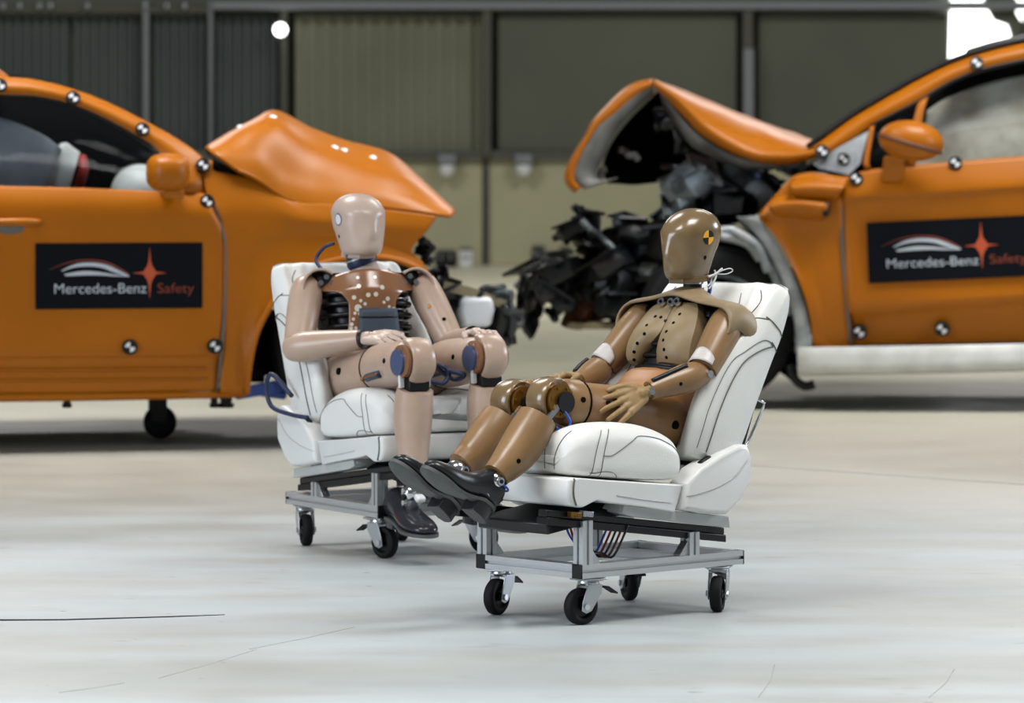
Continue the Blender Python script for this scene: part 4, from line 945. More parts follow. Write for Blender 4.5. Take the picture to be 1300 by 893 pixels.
def wheel(car, parent, c, r, wd=.23, toe=0):
    a = V(math.sin(toe), math.cos(toe), 0); rot = None
    g = G(); g.lathe(c, a, [(r*.66, -wd*.45), (r*.70, -wd*.5), (r*.93, -wd*.5), (r*.985, -wd*.42), (r, -wd*.25), (r, wd*.25), (r*.985, wd*.42), (r*.93, wd*.5), (r*.70, wd*.5), (r*.66, wd*.45), (r*.66, -wd*.45)], 48)
    t = obj('tyre', g, 'rubber', parent)
    g = G(); g.lathe(c, a, [(r*.66, -wd*.46), (r*.62, -wd*.46), (r*.60, -wd*.2), (r*.60, wd*.45), (r*.66, wd*.45)], 40); rim = obj('rim', g, 'engine', parent, auto=.5)
    q = a.to_track_quat('Z', 'Y')
    for k in range(5):
        g = G(); an = 2*PI*k/5; u = q @ V(math.cos(an), math.sin(an), 0); v = q @ V(-math.sin(an), math.cos(an), 0)
        vs = [Vector(c)+u*(r*rr)+v*ww*s_-a*hh for rr, ww, h1 in ((.08, .04, .40), (.63, .028, .44)) for s_ in (-1, 1) for hh in (wd*h1, wd*(h1-.15))]
        g.add(vs, [(0, 1, 3, 2), (4, 6, 7, 5), (0, 4, 5, 1), (2, 3, 7, 6), (0, 2, 6, 4), (1, 5, 7, 3)]); hard('spoke', g, 'engine', rim, .004)
    g = G(); g.lathe(Vector(c)-a*wd*.42, -a, [(.055, -.04), (.055, .0), (.03, .012), (0, .014)], 24); obj('hub_cap', g, 'plasticblack', rim, auto=.6)
    return t
def mirror_sheet(name, car, parent, rows, m, width, **k):       # the same panel on the car's far flank
    g = sheet_geo(car, rows, **k); g.v = [(x, width-y, z) for x, y, z in g.v]; return obj(name, g, m, parent, solid=.012)
def chunk(parent, name, c, size, m, seed, kind=0):
    rnd = random.Random(seed); g = G(); c = Vector(c)
    rot = Matrix.Rotation(rnd.uniform(-.6, .6), 3, 'Y') @ Matrix.Rotation(rnd.uniform(-.5, .5), 3, 'X') @ Matrix.Rotation(rnd.uniform(-.6, .6), 3, 'Z')
    if kind == 0:                                 # crumpled block with flanges
        R_ = []
        n = 10
        for i in range(5):
            x = (i/4-.5)*size[0]; k = .7+.5*rnd.random() if i in (1, 2, 3) else .55+.2*rnd.random(); dy, dz = rnd.uniform(-.12, .12)*size[1], rnd.uniform(-.14, .14)*size[2]
            R_.append([c+rot @ V(x+rnd.uniform(-.06, .06)*size[0], dy+size[1]*.5*k*math.copysign(abs(math.cos(2*PI*j/n))**.5, math.cos(2*PI*j/n)), dz+size[2]*.5*k*math.copysign(abs(math.sin(2*PI*j/n))**.5, math.sin(2*PI*j/n))) for j in range(n)])
        g.rings(R_)
        g.box(c+rot @ V(0, 0, size[2]*.42), (size[0]*.9, size[1]*1.25, size[2]*.10), rot)
        return obj(name, g, m, parent, auto=.45)
    if kind == 1:                                 # bent hose or tube
        pts = [c+rot @ V((i/4-.5)*size[0], rnd.uniform(-.5, .5)*size[1], rnd.uniform(-.5, .5)*size[2]) for i in range(5)]
        g.tube(cr(pts, 6), min(size)*.16+.008, 10); return obj(name, g, m, parent)
    if kind == 2:                                 # torn sheet
        g.grid(lambda a, b: c+rot @ V((a-.5)*size[0], size[1]*.35*noise.noise(V(a*2.3+seed, b*2.1, 0))*2, (b-.5)*size[2]+size[2]*.12*noise.noise(V(a*3+seed, 7, 0))), 8, 8)
        return obj(name, g, m, parent, solid=.006, auto=.5)
    if kind == 3:                                 # round machined part
        ax = rot @ V(0, 1, .2); s_ = size[0]*.5
        g.lathe(c, ax, [(0, -size[1]*.5), (s_*.9, -size[1]*.5), (s_, -size[1]*.4), (s_, 0), (s_*.7, .0), (s_*.68, size[1]*.4), (s_*.3, size[1]*.45), (0, size[1]*.45)], 24)
        return obj(name, g, m, parent, auto=.5)

# ---- left car: rear out of frame, nose to the right
def dL(z): return .05*max(0, (.42-z)/.22) if z < .42 else (0 if z < 1.0 else ((z-1.0)*.30 if z < 1.15 else .045+(z-1.15)*.44))
L = Car(-1.5225, 20.3, 14, dL)
cl = empty('crashed_car', (-1.5225, 20.3, 0), L.rz, 'orange crashed car on the left with a peaked buckled bonnet, nose behind the upright dummy', 'car')
WL = 1.80
door_rows = [[(-60, 236), (0, 237), (80, 239), (160, 242), (262, 247)], ([(-60, 258), (0, 259), (80, 261), (160, 263), (272, 270)], None, -.014), ([(-60, 300), (0, 300), (80, 300), (160, 300), (286, 306)], None, 0),
             [(-60, 400), (0, 400), (100, 400), (200, 400), (285, 400)], ([(-60, 448), (0, 448), (100, 447), (200, 446), (281, 446)], None, .0), ([(-60, 458), (0, 458), (100, 457), (200, 456), (280, 455)], None, .012), [(-60, 500), (0, 500), (100, 500), (200, 498), (275, 496)]]
sheet('front_door', L, cl, door_rows, 'orange', 36, 5)
rear_rows = [[(a-462 if True else a, b) for a, b in (r[0] if isinstance(r, tuple) else r)] for r in [[(0, 230), (100, 231), (200, 233), (300, 235), (398, 236)], [(0, 300), (100, 300), (200, 300), (300, 300), (398, 300)], [(0, 400), (100, 400), (200, 400), (300, 400), (398, 400)], [(0, 503), (100, 503), (200, 503), (300, 502), (398, 501)]]]
sheet('rear_door', L, cl, rear_rows, 'orange', 20, 4)
q_rows = [[(-900, 262), (-780, 236), (-600, 226), (-466, 230)], [(-940, 330), (-800, 300), (-620, 300), (-466, 300)], [(-930, 440), (-800, 420), (-640, 410), (-466, 400)], [(-900, 500), (-800, 503), (-640, 503), (-466, 503)]]
sheet('rear_quarter', L, cl, q_rows, 'orange', 20, 4)
for rows in (door_rows, rear_rows, q_rows): mirror_sheet('far_flank', L, cl, rows, 'orange', WL, nu=16, kv=3)
f_top = [(262, 247), (258, 222), (262, 204), (285, 212), (310, 222), (338, 234), (372, 256), (425, 260), (485, 266), (555, 275)]
f_mid = [(284, 300), (300, 296), (330, 292), (370, 292), (420, 296), (470, 300), (523, 316)]
f_bot = [(279, 500), (300, 501), (314, 500), (316, 470), (324, 430), (338, 398), (362, 364), (396, 340), (440, 328), (485, 327), (520, 336), (548, 354)]
fr_rows = [f_top, ([(276, 268), (290, 258), (320, 256), (345, 262), (380, 276), (430, 281), (485, 286), (543, 292)], None, -.012), (f_mid, None, -.004), ([(283, 400), (296, 392), (308, 360), (330, 330), (360, 312), (400, 304), (450, 306), (500, 316), (535, 332)], None, .0), (f_bot, None, -.02)]
sheet('front_fender', L, cl, fr_rows, 'orange', 56, 6)
mirror_sheet('far_flank', L, cl, fr_rows, 'orange', WL, nu=20, kv=3)
g = G(); P = resample([L.p(a, b, None, -.026) for a, b in f_bot[2:]], 50); g.tube(P, .013, 8); obj('wheel_arch_lip', g, 'orange', cl)
g = G(); P = resample([L.p(a, b, None, .02) for a, b in f_bot[2:]], 40)
g.add([p for p in P]+[p+V(0, .42, 0) for p in P], [(i, i+1, 42+i, 41+i) for i in range(40)]); obj('wheel_liner', g, 'dark', cl)
# door gap lines
for pts in ([(262, 247), (276, 272), (286, 306), (287, 350), (285, 400), (281, 446), (276, 497)], [(-62, 236), (-63, 300), (-63, 400), (-62, 501)]):
    g = G(); g.tube(resample([L.p(a, b, None, -.006) for a, b in pts], 30), .0065, 6); obj('door_gap', g, 'seam', cl)
for py in (470, 483):
    g = G(); g.tube(resample([L.p(a, py-b, None, -.004) for a, b in ((-60, 0), (80, 0), (180, 1), (262, 2))], 12), .006, 6); obj('sill_crease', g, 'orange', cl)
# sill under the doors and floor pan
sheet('sill', L, cl, [([(-900, 503), (-400, 503), (0, 501), (200, 499), (312, 497)], .035, 0), ([(-900, 511), (-400, 511), (0, 509), (200, 506), (312, 503)], .05, 0), ([(-900, 509), (-400, 509), (0, 507), (200, 504), (312, 501)], .3, 0)], 'orange', 20, 3)
g = G(); g.box((-.95, WL/2, .31), (2.9, WL-.3, .06)); g.box((.75, WL/2, .42), (.9, 1.0, .25)); hard('floor_pan', g, 'dark', cl, .01)
# cant rail, A-pillar and roof
out = [(-900, 170), (-760, 130), (-500, 105), (-250, 96), (0, 99), (60, 106), (100, 117), (140, 133), (180, 153), (222, 176), (258, 202), (262, 222), (262, 246)]
inn = [(-820, 232), (-720, 165), (-500, 132), (-250, 122), (0, 122), (60, 126), (105, 139), (145, 158), (178, 177), (196, 189), (206, 206), (216, 226), (218, 243)]
mid = [((a[0]+b[0])/2, (a[1]+b[1])/2) for a, b in zip(out, inn)]
cr_rows = [(out, None, .02), (mid, None, -.012), (inn, None, .01)]
sheet('roof_rail', L, cl, cr_rows, 'orange', 70, 5)
mirror_sheet('far_flank', L, cl, cr_rows, 'orange', WL, nu=24, kv=3)
eo = resample([L.p(a, b, None, .02) for a, b in out[:11]], 30)
def roofgrid(P, W_, crown, i0, i1):
    g = G(); P = P[i0:i1]; n = len(P); k = 12; vs = []
    for j in range(k+1):
        for p in P: vs.append((p.x, p.y+(W_-2*p.y)*j/k, p.z+crown*(1-(2*j/k-1)**2)))
    g.add(vs, [(j*n+i, j*n+i+1, (j+1)*n+i+1, (j+1)*n+i) for j in range(k) for i in range(n-1)]); return g
obj('roof', roofgrid(eo, WL, .045, 6, 24), 'orange', cl, solid=.015)
obj('windscreen', roofgrid(eo, WL, .03, 23, 31), 'glass', cl, solid=.004)
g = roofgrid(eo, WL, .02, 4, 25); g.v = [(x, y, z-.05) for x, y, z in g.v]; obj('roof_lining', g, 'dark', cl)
g = G(); g.tube(resample([L.p(a, b, None, .006) for a, b in inn], 60), .010, 6); obj('window_seal', g, 'plasticblack', cl)
sheet('side_window', L, cl, [(inn, None, .022), [(-880, 240), (-720, 236), (-500, 232), (-250, 234), (0, 237), (60, 238), (90, 239), (120, 240), (150, 241), (170, 242), (190, 243), (200, 244), (212, 245)]], 'glass', 50, 1, solid=.004)
g = G(); g.box(tuple(L.p(-72, 190, None, .02)), (.09, .02, .46)); hard('door_pillar', g, 'plasticblack', cl, .004)
# cabin: near-black sheet added so the inside stays dark, bags, seat belt, dash
sheet('cabin_dark_sheet', L, cl, [([(-900, 120), (-300, 112), (0, 118), (150, 150), (270, 210)], 1.55, 0), ([(-900, 330), (-300, 330), (0, 330), (150, 330), (270, 330)], 1.62, 0)], 'dark', 16, 2)
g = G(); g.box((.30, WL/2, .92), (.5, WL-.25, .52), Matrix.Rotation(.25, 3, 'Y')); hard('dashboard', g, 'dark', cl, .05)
sheet('curtain_airbag', L, cl, [([(-250, 150), (-100, 140), (-20, 146), (0, 150), (25, 158), (55, 172), (78, 190)], .30, 0), ([(-250, 200), (-100, 200), (-20, 200), (0, 200), (25, 202), (50, 206), (70, 212)], .26, 0), ([(-250, 246), (-100, 246), (-20, 244), (0, 244), (20, 244), (40, 244), (58, 244)], .29, 0)], 'bag', 30, 5, noise_amp=.02, seed=4)
sheet('side_airbag', L, cl, [([(76, 184), (84, 182), (92, 188), (101, 194)], .34, 0), ([(66, 210), (74, 210), (84, 214), (94, 216)], .28, 0), ([(52, 244), (62, 244), (76, 244), (86, 244)], .32, 0)], 'sillw', 12, 5, noise_amp=.01)
g = G(); g.tube([L.p(104, 200, .40), L.p(107, 214, .36), L.p(98, 244, .36)], .022, 8); obj('seat_belt', g, 'red', cl)
g = G(); g.ell(L.p(178, 246, .5), (.13, .17, .13)); obj('steering_airbag', g, 'sillw', cl)
g = G(); P = L.p(120, 262, .5); g.box((P.x-.5, .5, .82), (.16, .46, .62), Matrix.Rotation(-.25, 3, 'Y')); g.box((P.x-.3, .5, .55), (.5, .48, .16)); hard('front_seat', g, 'dark', cl, .05)
g = G(); g.ell(V(P.x-.60, .5, 1.2), (.06, .13, .1)); obj('headrest', g, 'dark', cl)
# mirror
mc = L.p(213, 219, -.11); g = G(); g.ell(mc, (.098, .10, .083)); mo = obj('wing_mirror', g, 'orange', cl)
mo.data.transform(Matrix.Translation(mc) @ Matrix.Diagonal((1, 1, 1, 1)) @ Matrix.Translation(-mc))
for v in mo.data.vertices:
    r_ = v.co-mc; v.co = mc+V(math.copysign(abs(r_.x/.098)**.65, r_.x)*.092, r_.y, math.copysign(abs(r_.z/.083)**.65, r_.z)*.08)
g = G(); g.box(mc+V(.03, .09, -.07), (.09, .16, .05), Matrix.Rotation(.3, 3, 'X')); hard('mirror_foot', g, 'orange', mo, .012)
# handle
hc = L.p(22, 282, None, -.02); g = G(); g.tube([hc+V(x, y, 0) for x, y in ((-.13, .012), (-.09, -.012), (0, -.02), (.07, -.012), (.10, .012))], [.012, .016, .018, .016, .010], 10); dh = obj('door_handle', g, 'orange', cl)
g = G(); g.ell(hc+V(-.03, .022, -.03), (.085, .012, .03)); obj('handle_cup', g, 'orangein' if False else 'seam', dh)
for px, py in [(0, 108), (93, 124), (181, 164), (258, 210), (263, 256), (165, 441), (273, 440)]: marker(L, cl, px, py, None, .033 if py > 300 else .031)
sticker(L, cl, [(45, 309), (257, 308), (257, 392), (45, 393)], ['silver', 'redprint', 'dimred'])
# buckled bonnet
hood_rows = [([(300, 216), (318, 224), (338, 237), (354, 249), (376, 258), (420, 260), (480, 264), (571, 275)], .02, 0),
             ([(272, 197), (295, 195), (330, 200), (360, 222), (395, 234), (440, 238), (500, 247), (575, 273)], .07, 0),
             ([(262, 190), (290, 176), (318, 162), (352, 160), (400, 190), (450, 206), (510, 222), (577, 270)], .22, 0),
             ([(262, 188), (295, 168), (325, 152), (348, 144), (390, 164), (440, 182), (500, 201), (577, 269)], .55, 0),
             ([(262, 192), (295, 170), (325, 153), (350, 144), (390, 162), (440, 184), (500, 202), (572, 268)], 1.0, 0),
             ([(268, 200), (295, 180), (325, 162), (352, 152), (395, 176), (440, 196), (500, 216), (560, 272)], 1.45, 0),
             ([(290, 222), (310, 226), (330, 236), (350, 246), (380, 256), (430, 262), (490, 270), (548, 280)], 1.76, 0)]
hood = sheet('bonnet', L, cl, hood_rows, 'orange', 60, 7, noise_amp=.006, seed=2, solid=.014)
hb = bvh_of(hood)
for px, py in [(312, 176), (428, 181), (440, 184), (477, 189), (347, 147)]:
    c = L.p(px, py, .3); h = hb.find_nearest(c); disc(hood, 'bonnet_marker', h[0]+V(0, -.004, .004), V(0, -.6, 1), .016, .010, 'white', 14)
sheet('bonnet_gap', L, cl, [([(270, 200), (300, 219), (337, 238), (356, 253), (380, 262), (425, 264), (485, 269), (550, 277)], .05, 0), ([(270, 215), (300, 229), (337, 249), (356, 262), (380, 272), (425, 274), (485, 279), (540, 287)], .06, 0)], 'dark', 30, 1, solid=.004)
g = G(); g.box((.78, WL/2, .85), (.75, WL-.35, .32)); hard('engine_cover', g, 'wreck', cl, .03)
# front wheel, axle, trolley castor and blue support under the car
wheel(L, cl, tuple(L.p(446, 440, None, .17).xy)+(.46,), .36, toe=.12)
g = G(); a, b = L.p(300, 500, .12), L.p(362, 489, .16); g.tube([a, b], .035, 4); g.tube([a+V(.02, .0, .02), b+V(0, 0, -.045)], .02, 6); obj('blue_support', g, 'bluepart', cl, smooth=False)
cc = L.p(203, 526, .75); g = G(); g.lathe((cc.x, cc.y, .075), (0.25, 1, 0), [(0, -.03), (.05, -.03), (.072, -.02), (.075, 0), (.072, .02), (.05, .03), (0, .03)], 28); dw = obj('dolly_wheel', g, 'rubber', cl)
g = G(); g.box((cc.x-.01, cc.y-.04, .15), (.07, .012, .15)); g.box((cc.x-.01, cc.y+.04, .15), (.07, .012, .15)); g.box((cc.x-.01, cc.y, .235), (.16, .14, .03)); hard('dolly_fork', g, 'plasticblack', dw, .003)
for px, w_ in ((85, .03), (287, .05), (272, .03)):
    c = L.p(px, 512, .3); g = G(); g.cone(c, c+V(0, 0, .07), w_*.5, w_*.7, 10); g.cone(c-V(0, 0, .02), c, w_*.7, n=6); obj('jack_pad', g, 'plasticblack', cl, auto=.5)
wheel(L, cl, (-2.02, .17, .40), .36)
# crushed nose seen beside the dummy's shoulder
def at(car, px, py, y): return car.p(px, py, y)
g = G(); g.tube(cr([L.p(562, 363, .25), L.p(600, 372, .24), L.p(640, 387, .25)], 5), .03, 4); obj('bumper_beam', g, 'tan', cl, smooth=False)
poly_plate('headlamp', L, cl, [(582, 377), (620, 376), (624, 392), (619, 414), (583, 416), (577, 396)], .28, .16, 'white', .02)
k = 0
for px, py, sx, sz, m, kd in [(566, 372, .12, .10, 'wreck', 0), (572, 392, .10, .14, 'wreck', 0), (556, 352, .10, .09, 'wreck', 2), (630, 392, .12, .12, 'wreck', 0), (640, 410, .10, .15, 'wreck', 0), (628, 424, .09, .08, 'wreck', 3), (600, 424, .18, .06, 'wreck', 0), (648, 398, .08, .1, 'wreck', 1), (560, 385, .2, .1, 'engine', 1), (634, 380, .14, .1, 'engine', 2), (575, 415, .16, .14, 'wreck', 1), (540, 372, .16, .16, 'wreck', 0), (610, 370, .2, .06, 'wreck', 1), (643, 424, .05, .12, 'wreck', 0), (540, 320, .1, .1, 'wreck', 2)]:
    k += 1; chunk(cl, ['crushed_bracket', 'hose', 'torn_sheet', 'pulley'][kd], L.p(px, py, .25+.1*((k*37) % 5)/5), (sx, .12, sz), m, k, kd)

# ---- right car: nose to the left, bonnet folded into a tent
def dR(z): return .05*max(0, (.55-z)/.25) if z < .55 else (0 if z < 1.1 else ((z-1.1)*.30 if z < 1.22 else .036+(z-1.22)*.42))
Q = Car(1.45, 22.9, -4, dR)
cq = empty('crashed_car', (1.45, 22.9, 0), Q.rz, 'orange crashed car on the right, bonnet folded like a tent over a bare engine bay', 'car')
WR = 1.90
dr = [[(1069, 227), (1100, 217), (1150, 211), (1200, 207), (1300, 199), (1460, 190)], ([(1068, 250), (1100, 246), (1150, 243), (1200, 240), (1300, 233), (1460, 224)], None, -.018), ([(1068, 262), (1100, 258), (1150, 255), (1200, 252), (1300, 246), (1460, 238)], None, -.004),
      ([(1069, 300), (1100, 298), (1150, 296), (1200, 294), (1300, 290), (1460, 284)], None, .004), ([(1074, 370), (1100, 369), (1150, 366), (1200, 364), (1300, 360), (1460, 356)], None, -.01), ([(1077, 394), (1100, 392), (1150, 388), (1200, 384), (1300, 377), (1460, 370)], None, -.012), ([(1078, 406), (1100, 405), (1150, 402), (1200, 398), (1300, 392), (1460, 386)], None, .02), ([(1080, 438), (1100, 438), (1150, 437), (1200, 436), (1300, 434), (1460, 430)], None, .03)]
sheet('front_door', Q, cq, dr, 'orange', 40, 5)
rr_ = [[(1464, 190), (1600, 182), (1760, 176), (1960, 180)], [(1464, 284), (1600, 282), (1760, 280), (1980, 278)], [(1464, 386), (1600, 382), (1760, 378), (1990, 372)], [(1464, 430), (1600, 428), (1760, 424), (1970, 420)]]
sheet('rear_flank', Q, cq, rr_, 'orange', 24, 4)
mirror_sheet('far_flank', Q, cq, dr, 'orange', WR, nu=16, kv=3); mirror_sheet('far_flank', Q, cq, rr_, 'orange', WR, nu=16, kv=3)
arch = [(1030, 441), (1030, 415), (1024, 385), (1012, 352), (995, 318), (978, 292), (964, 276)]
fe = [[(1069, 227), (1050, 222), (1030, 220), (1010, 223), (992, 240), (976, 258), (965, 272)], ([(1068, 262), (1055, 262), (1040, 262), (1020, 262), (1000, 264), (982, 268), (966, 274)], None, -.02), ([(1069, 310), (1060, 308), (1045, 304), (1025, 298), (1003, 288), (984, 280), (967, 275)], None, .0), ([(1075, 385), (1066, 380), (1052, 368), (1030, 340), (1008, 310), (987, 287), (968, 276)], None, .005), ([(1080, 438), (1066, 439), (1048, 428), (1034, 380), (1010, 335), (988, 296), (966, 276)], None, 0), (arch, None, -.01)]
sheet('front_fender', Q, cq, fe, 'orange', 40, 6, noise_amp=.006, seed=9)
g = G(); g.tube(resample([Q.p(a, b, None, -.008) for a, b in [(1069, 228), (1068, 262), (1069, 310), (1075, 385), (1080, 438)]], 20), .008, 6); obj('door_gap', g, 'seam', cq)
# folded flaps of the fender top
sheet('torn_flap', Q, cq, [([(1006, 226), (1030, 220), (1076, 224)], .05, 0), ([(1003, 238), (1030, 236), (1072, 238)], -.10, 0), ([(1010, 250), (1035, 252), (1060, 252)], -.06, 0)], 'orange', 14, 5)
sheet('torn_flap', Q, cq, [([(985, 250), (1010, 250), (1050, 254)], -.02, 0), ([(976, 262), (1010, 258), (1051, 262)], -.10, 0), ([(985, 272), (1012, 273), (1046, 277)], -.05, 0), ([(1000, 276), (1015, 277), (1042, 278)], .03, 0)], 'orange', 14, 5)
g = G(); c = Q.p(1049, 266, -.05); g.box(c, (.03, .10, .07), Matrix.Rotation(.15, 3, 'Y')); hard('lamp_socket', g, 'plasticblack', cq, .008)
g = G(); P = resample([Q.p(a, b, None, .02) for a, b in arch], 30)
# pale inner liner ring and dark well
li = resample([Q.p(a, b, .03) for a, b in [(1014, 450), (1013, 420), (1006, 388), (993, 352), (975, 318), (957, 292), (940, 276)]], 30); lo = resample([Q.p(a, b, .02) for a, b in [(1030, 447), (1028, 415), (1021, 385), (1009, 352), (992, 318), (975, 292), (960, 274)]], 30)
g = G(); g.add([p for p in lo]+[p for p in li]+[p+V(-.06, .5, 0) for p in li], [(i, i+1, 32+i, 31+i) for i in range(30)]+[(31+i, 32+i, 63+i, 62+i) for i in range(30)]); obj('wheel_liner', g, 'liner', cq, solid=.006)
sheet('wheel_well', Q, cq, [([(835, 300), (880, 285), (930, 285), (985, 330), (1012, 440)], .34, 0), ([(835, 360), (880, 360), (930, 370), (985, 400), (1012, 470)], .36, 0), ([(830, 450), (880, 450), (930, 460), (985, 470), (1012, 490)], .34, 0)], 'dark', 20, 4, solid=.03)
wheel(Q, cq, tuple(Q.p(908, 415, None, .14).xy)+(.41,), .385, toe=-.2)
wheel(Q, cq, (2.75, .15, .41), .385)
for k_, (a, b) in enumerate([((930, 292), (975, 345)), ((915, 300), (965, 330)), ((945, 300), (1000, 400)), ((900, 296), (940, 300))]):
    g = G(); g.tube(cr([Q.p(a[0], a[1], .03+.03*k_), Q.p((a[0]+b[0])/2+8, (a[1]+b[1])/2-6, .01+.03*k_), Q.p(b[0], b[1], .03+.03*k_)], 6), .022, 8); obj('liner_rib', g, 'liner' if k_ % 2 == 0 else 'bare', cq)
c = Q.p(1008, 480, .1); g = G(); g.tube(cr([c+V(-.02, 0, .06), c, c+V(.05, 0, -.04), c+V(.10, 0, -.03)], 5), .022, 8); obj('torn_sheet', g, 'plasticblack', cq)
# white sill and floor pan
sheet('sill', Q, cq, [([(1013, 442), (1060, 441), (1200, 439), (1460, 434), (1960, 428)], -.03, 0), ([(1012, 455), (1060, 454), (1200, 452), (1460, 446), (1960, 440)], -.045, 0), ([(1014, 474), (1060, 473), (1200, 471), (1460, 464), (1960, 456)], -.02, 0), ([(1016, 476), (1060, 475), (1200, 472), (1460, 465), (1960, 457)], .2, 0)], 'sillw', 30, 4)
g = G(); g.box((1.5, WR/2, .33), (3.0, WR-.3, .06)); g.box((-.25, WR/2, .5), (.8, 1.0, .3)); hard('floor_pan', g, 'dark', cq, .01)
# roof rail
ro = [(1028, 190), (1042, 180), (1080, 152), (1118, 129), (1160, 105), (1202, 84), (1250, 67), (1300, 55), (1400, 38), (1600, 28), (1800, 50), (1950, 110)]
ri = [(1046, 200), (1062, 190), (1104, 161), (1132, 146), (1166, 129), (1198, 109), (1236, 92), (1300, 77), (1400, 62), (1600, 54), (1780, 80), (1900, 150)]
rm = [((a[0]+b[0])/2, (a[1]+b[1])/2) for a, b in zip(ro, ri)]
rrows = [(ro, None, .03), (rm, None, -.012), (ri, None, .01)]
sheet('roof_rail', Q, cq, rrows, 'orange', 60, 5); mirror_sheet('far_flank', Q, cq, rrows, 'orange', WR, nu=24, kv=3)
eo = resample([Q.p(a, b, None, .03) for a, b in ro], 36)
obj('roof', roofgrid(eo, WR, .04, 9, 30), 'plasticblack', cq, solid=.015)
obj('windscreen', roofgrid(eo, WR, .02, 0, 10), 'glass', cq, solid=.004)
g = G(); g.tube([p+V(-.012, -.008, .014) for p in eo[:30]], .014, 6); obj('screen_seal', g, 'plasticblack', cq)
g = roofgrid(eo, WR, .02, 8, 30); g.v = [(x, y, z-.05) for x, y, z in g.v]; obj('roof_lining', g, 'dark', cq)
g = G(); g.tube(resample([Q.p(a, b, None, .008) for a, b in ri[2:]], 40), .012, 6); obj('window_seal', g, 'plasticblack', cq)
# bare corner plate, quarter light, divider
P = [Q.p(a, b, None, .0) for a, b in [(1103, 166), (1092, 208), (1078, 222), (1040, 214), (1032, 208), (1060, 190)]]
g = G(); g.add([p+V(0, .0, 0) for p in P]+[p+V(0, .01, 0) for p in P], [tuple(range(6)), tuple(range(11, 5, -1))]+[(i, 6+i, 6+(i+1) % 6, (i+1) % 6) for i in range(6)]); pl = hard('corner_plate', g, 'bare', cq)
marker(Q, pl, 1071, 202, Q.p(1071, 202, None, -.012).y, .03)
sheet('quarter_post', Q, cq, [[(1104, 163), (1096, 208), (1098, 214)], [(1110, 160), (1103, 208), (1106, 214)]], 'orange', 8, 2, solid=.03)
sheet('window_divider', Q, cq, [([(1166, 131), (1160, 152), (1150, 210)], None, -.004), ([(1178, 124), (1172, 146), (1162, 210)], None, -.004)], 'orange', 8, 2, solid=.025)
low = [(1098, 217), (1132, 213), (1166, 210), (1198, 207), (1236, 204), (1300, 199), (1400, 193), (1600, 184), (1780, 178), (1900, 178)]
sheet('side_window', Q, cq, [(ri[2:], None, .024), (low, None, .0)], 'glass', 40, 1, solid=.004)
sheet('curtain_airbag', Q, cq, [([(1172, 146), (1198, 128), (1240, 110), (1300, 96), (1400, 84), (1560, 80)], .40, 0), ([(1160, 175), (1198, 168), (1240, 160), (1300, 150), (1400, 140), (1560, 136)], .30, 0), ([(1150, 214), (1198, 212), (1240, 210), (1300, 206), (1400, 200), (1560, 194)], .24, 0)], 'bagr', 30, 6, noise_amp=.02, seed=6)
sheet('cabin_dark_sheet', Q, cq, [([(1050, 180), (1110, 150), (1200, 100), (1300, 80), (1700, 60)], 1.6, 0), ([(1050, 330), (1110, 330), (1200, 330), (1300, 330), (1700, 330)], 1.7, 0)], 'dark', 16, 2)  # near-black sheet added to keep this cabin dark too
g = G(); g.box((.25, WR/2, 1.0), (.5, WR-.25, .5), Matrix.Rotation(-.25, 3, 'Y')); hard('dashboard', g, 'dark', cq, .05)
sheet('quarter_lining', Q, cq, [([(1104, 166), (1135, 146), (1166, 130), (1180, 124)], .34, 0), ([(1092, 216), (1120, 214), (1150, 212), (1166, 210)], .34, 0)], 'dark', 8, 2)
# mirror
mc = Q.p(1157, 179, -.16); g = G()
g.ell(mc, (.158, .11, .098), Matrix.Rotation(R(8), 3, 'Y')); mo = obj('wing_mirror', g, 'orange', cq)
g = G(); n = 30; g.tube([mc+Matrix.Rotation(R(16), 3, 'Y') @ V(.150*math.cos(a), .105*math.sin(a), -.015) for a in [2*PI*i/n for i in range(n)]], .012, 6, closed=True); obj('mirror_stripe', g, 'rust', mo)
P = [Q.p(a, b, None, -.0) for a, b in [(1122, 198), (1150, 198), (1146, 232), (1118, 232)]]; g = G(); g.add([p+V(0, -.14 if i < 2 else -.02, 0) for i, p in enumerate(P)]+[p+V(0, .03, 0) for p in P], [(0, 1, 2, 3), (7, 6, 5, 4), (0, 4, 5, 1), (1, 5, 6, 2), (2, 6, 7, 3), (3, 7, 4, 0)]); hard('mirror_foot', g, 'orange', mo, .01)
for px, py in [(1240, 80), (1044, 192), (1087, 227), (1213, 207), (1091, 422), (1196, 418)]: marker(Q, cq, px, py, None, .037 if py > 300 else .033)
sticker(Q, cq, [(1100, 283), (1312, 273), (1314, 349), (1103, 360)], ['silver', 'redprint', 'dimred'], -.030)
# bonnet tent: rear half and front half
hr = [([(832, 108), (862, 140), (890, 168), (925, 190), (960, 203), (990, 207), (1020, 203), (1041, 193)], .10, 0),
      ([(830, 104), (862, 126), (895, 158), (930, 180), (962, 194), (992, 196), (1020, 194), (1042, 190)], .06, 0),
      ([(830, 105), (865, 119), (905, 137), (945, 156), (980, 170), (1005, 178), (1025, 182), (1040, 186)], .30, 0),
      ([(828, 104), (865, 116), (905, 131), (942, 147), (980, 161), (1005, 169), (1022, 176), (1034, 182)], .85, 0),
      ([(822, 104), (860, 117), (900, 133), (935, 149), (970, 164), (995, 172), (1012, 178), (1022, 184)], 1.3, 0),
      ([(800, 112), (840, 132), (880, 150), (915, 168), (950, 184), (975, 192), (992, 194), (1004, 196)], 1.72, 0)]
bo = sheet('bonnet_rear_half', Q, cq, hr, 'orange', 50, 7, noise_amp=.010, seed=5, solid=.02)
